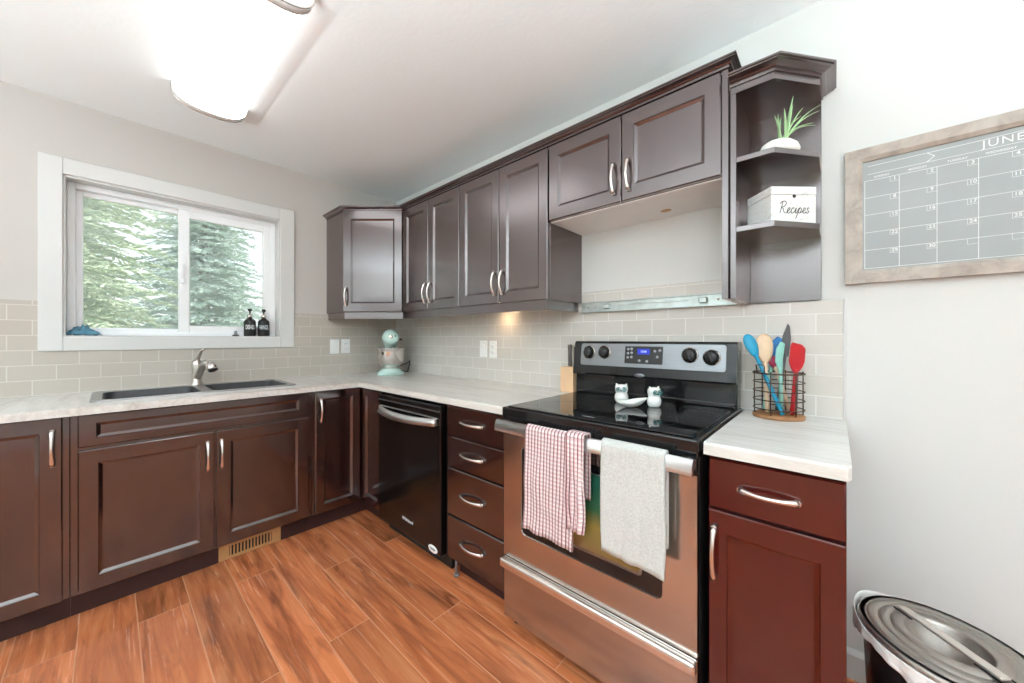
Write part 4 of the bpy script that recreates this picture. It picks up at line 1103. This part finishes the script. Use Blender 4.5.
tag(obj('dish_cloth', b, BLUECL, None, (-.04, -1.868, WZ0+.010)), 'crumpled blue cloth lying at the left end of the sill', 'cloth')

# ------------------------------------------------------------------ end shelf contents
t = thing('potted_air_plant', (2.882, -.215, 1.8405), 'spiky pale green plant in a low white pot on the upper shelf', 'plant')
P0 = Matrix.Translation((2.882, -.215, 1.8407)) @ Matrix.Rotation(.7, 4, 'Z')
b = bm_new(); tb_ = bmesh.new(); lathe(tb_, [(0, 0), (.050, 0), (.061, .006), (.063, .018), (.056, .034), (.040, .046), (.022, .050), (.018, .046), (0, .044)], 30, None, sy=.72); merge(b, tb_, P0); obj('pot', b, POT, t)
rl = random.Random(5)
for i in range(15):
    a = rl.uniform(-.12, .82); fw_ = rl.uniform(-.016, .016); ln = rl.uniform(.09, .150); w0 = rl.uniform(.0062, .0092)
    b = bm_new(); tb_ = bmesh.new(); pts = []; rad = []
    for k in range(8):
        s = k/7; bend = a*(.6+.7*s)
        pts.append((.012+ln*s*math.sin(bend)*1.0, fw_*(1+2*s), .044+ln*s*math.cos(bend)*.98-.012*s*s*abs(a))); rad.append(max(.0006, w0*(.55+.9*s-1.4*s**2.6)))
    tube(tb_, pts, rad, 6, sy=.3); merge(b, tb_, P0); obj('leaf', b, LEAF, t)

t = thing('recipe_box', (2.88, -.19, 1.5975), 'whitewashed wooden recipe box with black script on the lower shelf', 'box')
ub = Vector((.72, .69, 0)).normalized(); nb = Vector((-ub.y, ub.x, 0))
F0 = Vector((2.864, -.262, 1.5977))
MB = frameM(F0, ub, nb, UP)          # x along the front, y back, z up
b = bm_new(); tb_ = bmesh.new(); box(tb_, (0, 0, 0), (.157, .118, .098), .0015); merge(b, tb_, MB); bo = obj('box_body', b, WASH, t)
b = bm_new(); tb_ = bmesh.new(); box(tb_, (-.001, -.001, .0995), (.158, .119, .127), .002); merge(b, tb_, MB); obj('lid', b, WASH, t)
b = bm_new(); lathe(b, [(0, .0004), (.006, .0004), (.0062, 0)], 14, frameM(F0+ub*.080+Vector((0, 0, .094))-nb*.0, ub, UP, -nb)); obj('finger_notch', b, INK, bo)
# script word drawn as pen strokes
S = {
 'R': [[(.10, .95), (.06, .45), (.0, 0)], [(-.12, .78), (.05, .98), (.32, 1.0), (.42, .80), (.30, .58), (.06, .48), (.22, .38), (.36, .08), (.52, 0), (.62, .12)]],
 'e': [[(0, .12), (.14, .22), (.22, .38), (.14, .46), (.04, .30), (.06, .06), (.18, 0), (.34, .14)]],
 'c': [[(.24, .38), (.14, .46), (.03, .28), (.05, .06), (.16, 0), (.34, .14)]],
 'i': [[(0, .14), (.10, .44), (.07, .10), (.14, 0), (.26, .14)], [(.14, .62), (.15, .64)]],
 'p': [[(0, .14), (.10, .46), (.04, 0), (-.06, -.46)], [(.08, .30), (.20, .46), (.30, .34), (.24, .04), (.08, .04)], [(.22, .03), (.36, .10), (.42, .16)]],
 's': [[(.22, .38), (.13, .47), (.05, .39), (.13, .25), (.20, .12), (.11, .0), (-.02, .06)]],
}
adv = {'R': .60, 'e': .34, 'c': .33, 'i': .26, 'p': .42, 's': .3}
def smooth_pts(p, n=7):
    if len(p) < 3: return p
    q = []
    for i in range(len(p)-1):
        p0, p1, p2, p3 = p[max(i-1, 0)], p[i], p[i+1], p[min(i+2, len(p)-1)]
        for k in range(n):
            s = k/n; q.append(tuple(.5*((2*b1)+(-a1+c1)*s+(2*a1-5*b1+4*c1-d1)*s*s+(-a1+3*b1-3*c1+d1)*s**3) for a1, b1, c1, d1 in zip(p0, p1, p2, p3)))
    q.append(p[-1]); return q
b = bm_new(); xx = 0; sc_ = .040
MW = frameM(F0+ub*.029+Vector((0, 0, .036)), ub, UP, -nb)
for ch in 'Recipes':
    for st in S[ch]:
        tb_ = bmesh.new(); pts = smooth_pts([((xx+x+y*.18)*sc_, y*sc_, .0006) for x, y in st])
        tube(tb_, pts, .00125, 6, sy=.5); merge(b, tb_, MW)
    xx += adv[ch]
obj('lettering', b, INK, bo)

# ------------------------------------------------------------------ chalkboard calendar
CX0, CX1, CZ0, CZ1 = 3.052, 3.742, 1.398, 1.864
t = thing('chalkboard_calendar', (3.39, 0, 1.4), 'grey chalkboard June calendar in a weathered wood frame', 'calendar')
b = bm_new()
fw_ = .0445
cpr = [(0, 0), (.022, 0), (.022, fw_-.012), (.014, fw_), (0, fw_)]
def bar(p0, p1, inn):   # mitred frame bar
    pass
for (x0, z0, x1, z1, dxn, dzn) in ((CX0, CZ0, CX1, CZ0, 0, 1), (CX1, CZ0, CX1, CZ1, -1, 0), (CX1, CZ1, CX0, CZ1, 0, -1), (CX0, CZ1, CX0, CZ0, 1, 0)):
    d = Vector((x1-x0, 0, z1-z0)).normalized(); inn = Vector((dxn, 0, dzn))
    ra, rb = [], []
    for o, k in cpr:
        ra.append(b.verts.new(Vector((x0, -o-.001, z0))+inn*k+d*k)); rb.append(b.verts.new(Vector((x1, -o-.001, z1))+inn*k-d*k))
    m = len(cpr)
    for i in range(m): b.faces.new((ra[i], ra[(i+1) % m], rb[(i+1) % m], rb[i]))
    b.faces.new(ra[::-1]); b.faces.new(rb)
bmesh.ops.recalc_face_normals(b, faces=b.faces)
obj('frame', b, FRAMEW, t)
b = bm_new(); box(b, (CX0+fw_-.004, -.009, CZ0+fw_-.004), (CX1-fw_+.004, -.001, CZ1-fw_+.004)); bd = obj('board', b, SLATE, t)
b = bm_new(); yb = -.0094
def ln(x0, z0, x1, z1, w=.0016):
    d = Vector((x1-x0, 0, z1-z0)); L = d.length; d.normalize(); s = Vector((-d.z, 0, d.x))*w/2
    p, q = Vector((x0, yb, z0)), Vector((x1, yb, z1))
    vs = [b.verts.new(c) for c in (p+s, p-s, q-s, q+s)]; b.faces.new(vs)
gx = [3.1025+i*.0822 for i in range(8)]; gz = [1.7525, 1.693, 1.634, 1.573, 1.512, 1.4485]
gx[-1] = CX1-fw_-.006
for x in gx: ln(x, gz[-1], x, gz[0])
for z in gz: ln(gx[0], z, gx[-1], z)
for i in range(7):
    for j in range(5): 
        bxw = .021; bh = .017; x, z = gx[i+1], gz[j]
        ln(x-bxw, z, x-bxw, z-bh, .0010); ln(x-bxw, z-bh, x, z-bh, .0010)
ln(3.110, 1.774, 3.352, 1.774); ln(3.110, 1.802, 3.352, 1.804); ln(3.352, 1.774, 3.45, 1.774, .0014); ln(3.352, 1.804, 3.45, 1.806, .0014)
ln(3.246, 1.803, 3.262, 1.789, .002); ln(3.262, 1.789, 3.246, 1.775, .002)
ln(3.450, 1.774, CX1-fw_-.008, 1.774); ln(3.450, 1.806, CX1-fw_-.008, 1.806)
obj('chalk_lines', b, CHALK, bd)
b = bm_new()
def ct(s, x, z, size, sp=1.0, bold=.0): text_bm(b, s, size, frameM((x, yb, z), (1, 0, 0), UP, (0, -1, 0)), depth=.0001, space=sp, bold=bold)
ct('JUNE', 3.394, 1.7895, .0315, 1.15)
for i, dname in enumerate(('SUNDAY', 'MONDAY', 'TUESDAY', 'WEDNESDAY', 'THURSDAY', 'FRIDAY', 'SATURDAY')):
    ct(dname, (gx[i]+gx[i+1])/2, 1.7615, .0088, 1.1, .0002)
dnum = 1
for j in range(5):
    for i in range(7):
        if dnum <= 30: ct(str(dnum), gx[i+1]-.0105, gz[j]-.0085, .0155, 1.0, .0003)
        dnum += 1
obj('chalk_lettering', b, CHALK, bd)

# ------------------------------------------------------------------ bin
tx, ty, tz = 3.222, -.452, .488
lax = Vector((.66, -.75, 0)).normalized(); lay = Vector((-lax.y, lax.x, 0))
A_, B_ = .165, .143
ML = frameM((tx, ty, 0), lax, lay, UP)
t = thing('waste_bin', (tx, ty, 0), 'black waste bin with an oval steel lid beside the end base cabinet', 'bin')
b = bm_new(); tb_ = bmesh.new(); lathe(tb_, [(0, 0), (.78, 0), (.80, .01), (.93, tz-.03), (.955, tz-.02), (.93, tz-.02), (.90, tz-.04), (.76, .02), (0, .02)], 48, None, sx=A_, sy=B_); merge(b, tb_, ML); obj('body', b, BINBODY, t)
b = bm_new(); tb_ = bmesh.new()
lathe(tb_, [(.985, tz-.030), (1.0, tz-.026), (1.0, tz-.008), (.985, tz-.001), (.96, tz+.001), (.90, tz+.001), (.885, tz-.001), (.87, tz+.002), (.76, tz+.004), (.745, tz+.0015), (.73, tz+.004), (.62, tz+.007), (.605, tz+.004), (.59, tz+.007), (.46, tz+.0085), (.44, tz+.0075), (.425, tz+.001), (.36, tz-.022), (.22, tz-.040), (0, tz-.046)], 64, None, sx=A_, sy=B_)
bmesh.ops.solidify(tb_, geom=list(tb_.faces), thickness=.0012)
for f in tb_.faces: f.smooth = True
merge(b, tb_, ML); ld = obj('lid', b, LIDST, t)
b = bm_new(); tb_ = bmesh.new(); box(tb_, (-.103, -.012, tz+.009), (.103, .012, tz+.0155), .003, 2); merge(b, tb_, ML); obj('lid_handle', b, LIDST, ld)
b = bm_new(); tb_ = bmesh.new()
for s in (-1, 1): box(tb_, (-.105, s*.0145-.0018, tz+.0085), (-.062, s*.0145+.0018, tz+.0105)); box(tb_, (.062, s*.0145-.0018, tz+.0085), (.108, s*.0145+.0018, tz+.0105))
merge(b, tb_, ML); obj('handle_slots', b, DARKGAP, ld)
b = bm_new(); tb_ = bmesh.new()
def bagf(u, v):
    a = 2*PI*u
    n1 = noise.noise(Vector((math.cos(a)*1.6, math.sin(a)*1.6, 1))); pl = math.sin(a*15+2*n1)+.6*math.sin(a*29+1)
    left = max(0, math.cos(a-4.45))**2
    drop = (.085+.07*n1+.012*math.sin(a*5))*(1-.85*left)+.012
    back = max(0, math.cos(a-3.5))**6          # bunched up behind the lid on the wall side
    r = 1.012+.030*back*(1-v)+(.020*pl*v**.7+.045*v*(1-v))*(1-.5*back)+.018*v*noise.noise(Vector((math.cos(a)*5, math.sin(a)*5, v*4)))
    zz = tz-.010-v*drop+.020*back*(1-v)+.006*pl*v*(1-v)
    return (A_*r*math.cos(a), B_*r*math.sin(a), zz)
sheet(tb_, bagf, 180, 14); bmesh.ops.remove_doubles(tb_, verts=tb_.verts, dist=1e-5)
bmesh.ops.solidify(tb_, geom=list(tb_.faces), thickness=.001)
for f in tb_.faces: f.smooth = True
bmesh.ops.recalc_face_normals(tb_, faces=tb_.faces)
merge(b, tb_, ML); tag(obj('bin_bag', b, BAG, None, (tx, ty, tz-.1)), 'white plastic bin bag hanging out under the steel lid', 'bag')

# ------------------------------------------------------------------ ceiling fixture
def fixture(loc, L, W, D, lmat, name, label, axis='x'):
    t = thing(name, loc, label, 'light')
    x, y, z = loc
    M0 = Matrix.Translation(loc) @ (Matrix.Identity(4) if axis == 'x' else Matrix.Rotation(PI/2, 4, 'Z'))
    def arc(xx, grow=0.0, n=20):
        pts = []
        for i in range(n+1):
            a = PI*i/n; c = math.cos(a); s = math.sin(a)
            pts.append((xx, -(W/2+grow)*math.copysign(abs(c)**.75, c), -(D+grow)*abs(s)**.8))
        return pts
    def ext(x0, x1, g):
        tb_ = bmesh.new(); a, c = arc(x0, g), arc(x1, g)
        va, vb = [tb_.verts.new(p) for p in a], [tb_.verts.new(p) for p in c]; n = len(a)
        for i in range(n-1): f = tb_.faces.new((va[i], va[i+1], vb[i+1], vb[i])); f.smooth = True
        tb_.faces.new(va[::-1]); tb_.faces.new(vb); tb_.faces.new((va[0], vb[0], vb[-1], va[-1]))
        bmesh.ops.recalc_face_normals(tb_, faces=tb_.faces); return tb_
    b = bm_new(); merge(b, ext(-L/2+.03, L/2-.03, 0), M0); obj('diffuser', b, lmat, t)
    for s in (-1, 1):
        b = bm_new(); merge(b, ext(s*(L/2-.003), s*(L/2-.034), .003), M0); ec = obj('end_cap', b, WHPL, t)
        for o_ in (0, .036):
            b = bm_new(); tb_ = bmesh.new(); tube(tb_, [(p[0], p[1], p[2]) for p in arc(s*(L/2-o_), .004)], .0028, 6); merge(b, tb_, M0); obj('metal_band', b, NICKEL, ec)
    return t
fixture((1.10, -1.415, H-.001), 1.02, .295, .088, LAMP, 'ceiling_light', 'long white curved diffuser ceiling light with nickel end bands')
fixture((3.1, -3.25, H-.001), 1.2, .30, .09, LAMP2, 'fill_ceiling_light', 'added curved diffuser fill light on the ceiling behind the viewer')  # added unseen fixture, brightens the room from behind the camera

# small warm lamp under the wall cabinets
t = thing('under_cabinet_lamp', (1.42, -.16, 1.40), 'small puck lamp under the wall cabinet, warming the tiles', 'light')
b = bm_new(); lathe(b, [(0, 1.384), (.030, 1.384), (.034, 1.388), (.034, 1.4015), (0, 1.4015)], 20, Matrix.Translation((1.42, -.085, 0))); obj('housing', b, WHPL, t)
b = bm_new(); lathe(b, [(0, 1.3815), (.020, 1.3815), (.026, 1.384)], 20, Matrix.Translation((1.42, -.085, 0))); obj('lens', b, emit_mat('warm_lens', (1, .70, .42, 1), 75), t)

# fill lamps added out of view to brighten the ceiling
def fill_uplight(x, y, label, power=1.0, spread=166):
    t = thing('fill_lamp', (x, y, 0), label, 'lamp', 'added fill lamps behind the viewer')
    M0 = Matrix.Translation((x, y, 0))
    b = bm_new(); lathe(b, [(0, 0), (.14, 0), (.14, .012), (.02, .03), (0, .03)], 28, M0); obj('base', b, BLKPL, t)
    b = bm_new(); tube(b, [(x, y, .028), (x, y, .82)], .012, 12); obj('pole', b, BLKPL, t)
    b = bm_new(); lathe(b, [(0, .81), (.05, .82), (.12, .87), (.165, .93), (.160, .93), (.115, .88), (.05, .832), (0, .825)], 32, M0); sh = obj('shade', b, WHPL, t)
    d = bpy.data.lights.new('fill_emitter', 'AREA'); d.shape = 'DISK'; d.size = .26; d.energy = UPLIGHT*power; d.spread = math.radians(spread); d.color = (.81, .935, 1)
    o = bpy.data.objects.new('fill_emitter', d); COL.objects.link(o); o.parent = t; o.location = (0, 0, .92); o.rotation_euler = (PI, 0, 0)
fill_uplight(2.3, -3.9, 'added unseen fill lamp with an upturned bowl shade left before the added patio door')
fill_uplight(3.9, -3.9, 'added unseen fill lamp with an upturned bowl shade right before the added patio door')
fill_uplight(4.1, -1.55, 'small added fill lamp with an upturned bowl shade nearest the chalkboard wall', .45, 122)
fill_uplight(2.35, -2.55, 'small added fill lamp with an upturned bowl shade in the middle of the room', .14, 116)

# ------------------------------------------------------------------ outside
b = bm_new(); box(b, (-30, -30, -.60), (30, 30, -.50)); tag(obj('lawn', b, GRASS, None, (0, 0, -.5)), 'green lawn outside the window', 'lawn', kind='structure')
b = bm_new(); box(b, (-.15, YB-.15, -.5), (XR+.15, .15, -.121)); struct('trim_2', b, ROOF, 'house foundation under the floor', 'foundation')
b = bm_new(); prism(b, [(-.6, YB-.6), (XR+.6, YB-.6), (XR+.6, .6), (-.6, .6)], H+.1505, H+.30); struct('trim_3', b, ROOF, 'house eaves above the ceiling', 'roof')

def spruce(x, y, h, r, seed, label, mat, z0=-.5, top=0.0, density=1.0):
    rg = np.random.default_rng(seed)
    t = thing('spruce_tree', (x, y, z0), label, 'tree', 'spruces outside the window')
    b = bm_new(); tube(b, [(x, y, z0), (x, y, z0+h*.5), (x, y, z0+h)], [.13, .08, .012], 10); obj('trunk', b, BARK, t)
    V = []; F = []; n0 = 0
    tiers = int(h/.13)
    for k in range(tiers):
        s = k/(tiers-1); z = .25+s*(h-.3); rad = r*(1-s)**.8+.05
        nb_ = max(5, int((13-4*s)*density))
        for i in range(nb_):
            a = 2*PI*(i+rg.uniform(-.4, .4))/nb_+k*.7; L = rad*rg.uniform(.72, 1.12)
            d = np.array((math.cos(a), math.sin(a), 0.)); sd = np.array((-d[1], d[0], 0.))
            droop = rg.uniform(.18, .40)
            m = max(6, int(L/.055))
            for q in range(m):
                u = (q+.5)/m
                c = d*(L*u)+np.array((0, 0, z - droop*L*u*u + .10*L*u**4))
                for sg in (-1, 1):
                    ll = (.10+.20*(1-u))*min(1, L*1.3)*rg.uniform(.7, 1.25)
                    dirv = d*.75+sd*sg*rg.uniform(.5, 1.0)+np.array((0, 0, rg.uniform(-.55, .12)))
                    dirv /= np.linalg.norm(dirv)
                    wv = np.cross(dirv, np.array((0, 0, 1.))); wv /= np.linalg.norm(wv)+1e-9
                    up_ = np.cross(wv, dirv)
                    wd = .013+.006*rg.random()
                    for ax_ in (wv, up_):
                        V += [c-ax_*wd*.5, c+dirv*ll*.5-ax_*wd, c+dirv*ll, c+dirv*ll*.5+ax_*wd]
                        F.append((n0, n0+1, n0+2, n0+3)); n0 += 4
                    for _ in range(2):   # side needles
                        uu = rg.uniform(.3, .9); c2 = c+dirv*ll*uu; d2 = dirv*.6+wv*rg.choice((-1, 1))*.8+up_*rg.uniform(-.5, .3); d2 /= np.linalg.norm(d2); l2 = ll*.42
                        V += [c2, c2+d2*l2*.5-up_*.007, c2+d2*l2, c2+d2*l2*.5+up_*.007]; F.append((n0, n0+1, n0+2, n0+3)); n0 += 4
    me = bpy.data.meshes.new('foliage'); me.from_pydata([tuple(v) for v in V], [], F); me.materials.append(mat)
    o = bpy.data.objects.new('foliage', me); COL.objects.link(o); o.parent = t; o['kind'] = 'stuff'
    return t
spruce(-3.3, -2.5, 7.6, 1.65, 3, 'large spruce filling the left window pane', SPRUCE)
spruce(-6.1, -.55, 6.0, 1.6, 8, 'bluish pointed spruce seen in the right window pane', SPRUCEB)
spruce(-9.4, -2.6, 7.4, 2.2, 12, 'distant spruce seen between the two near spruces', SPRUCE, density=.8)
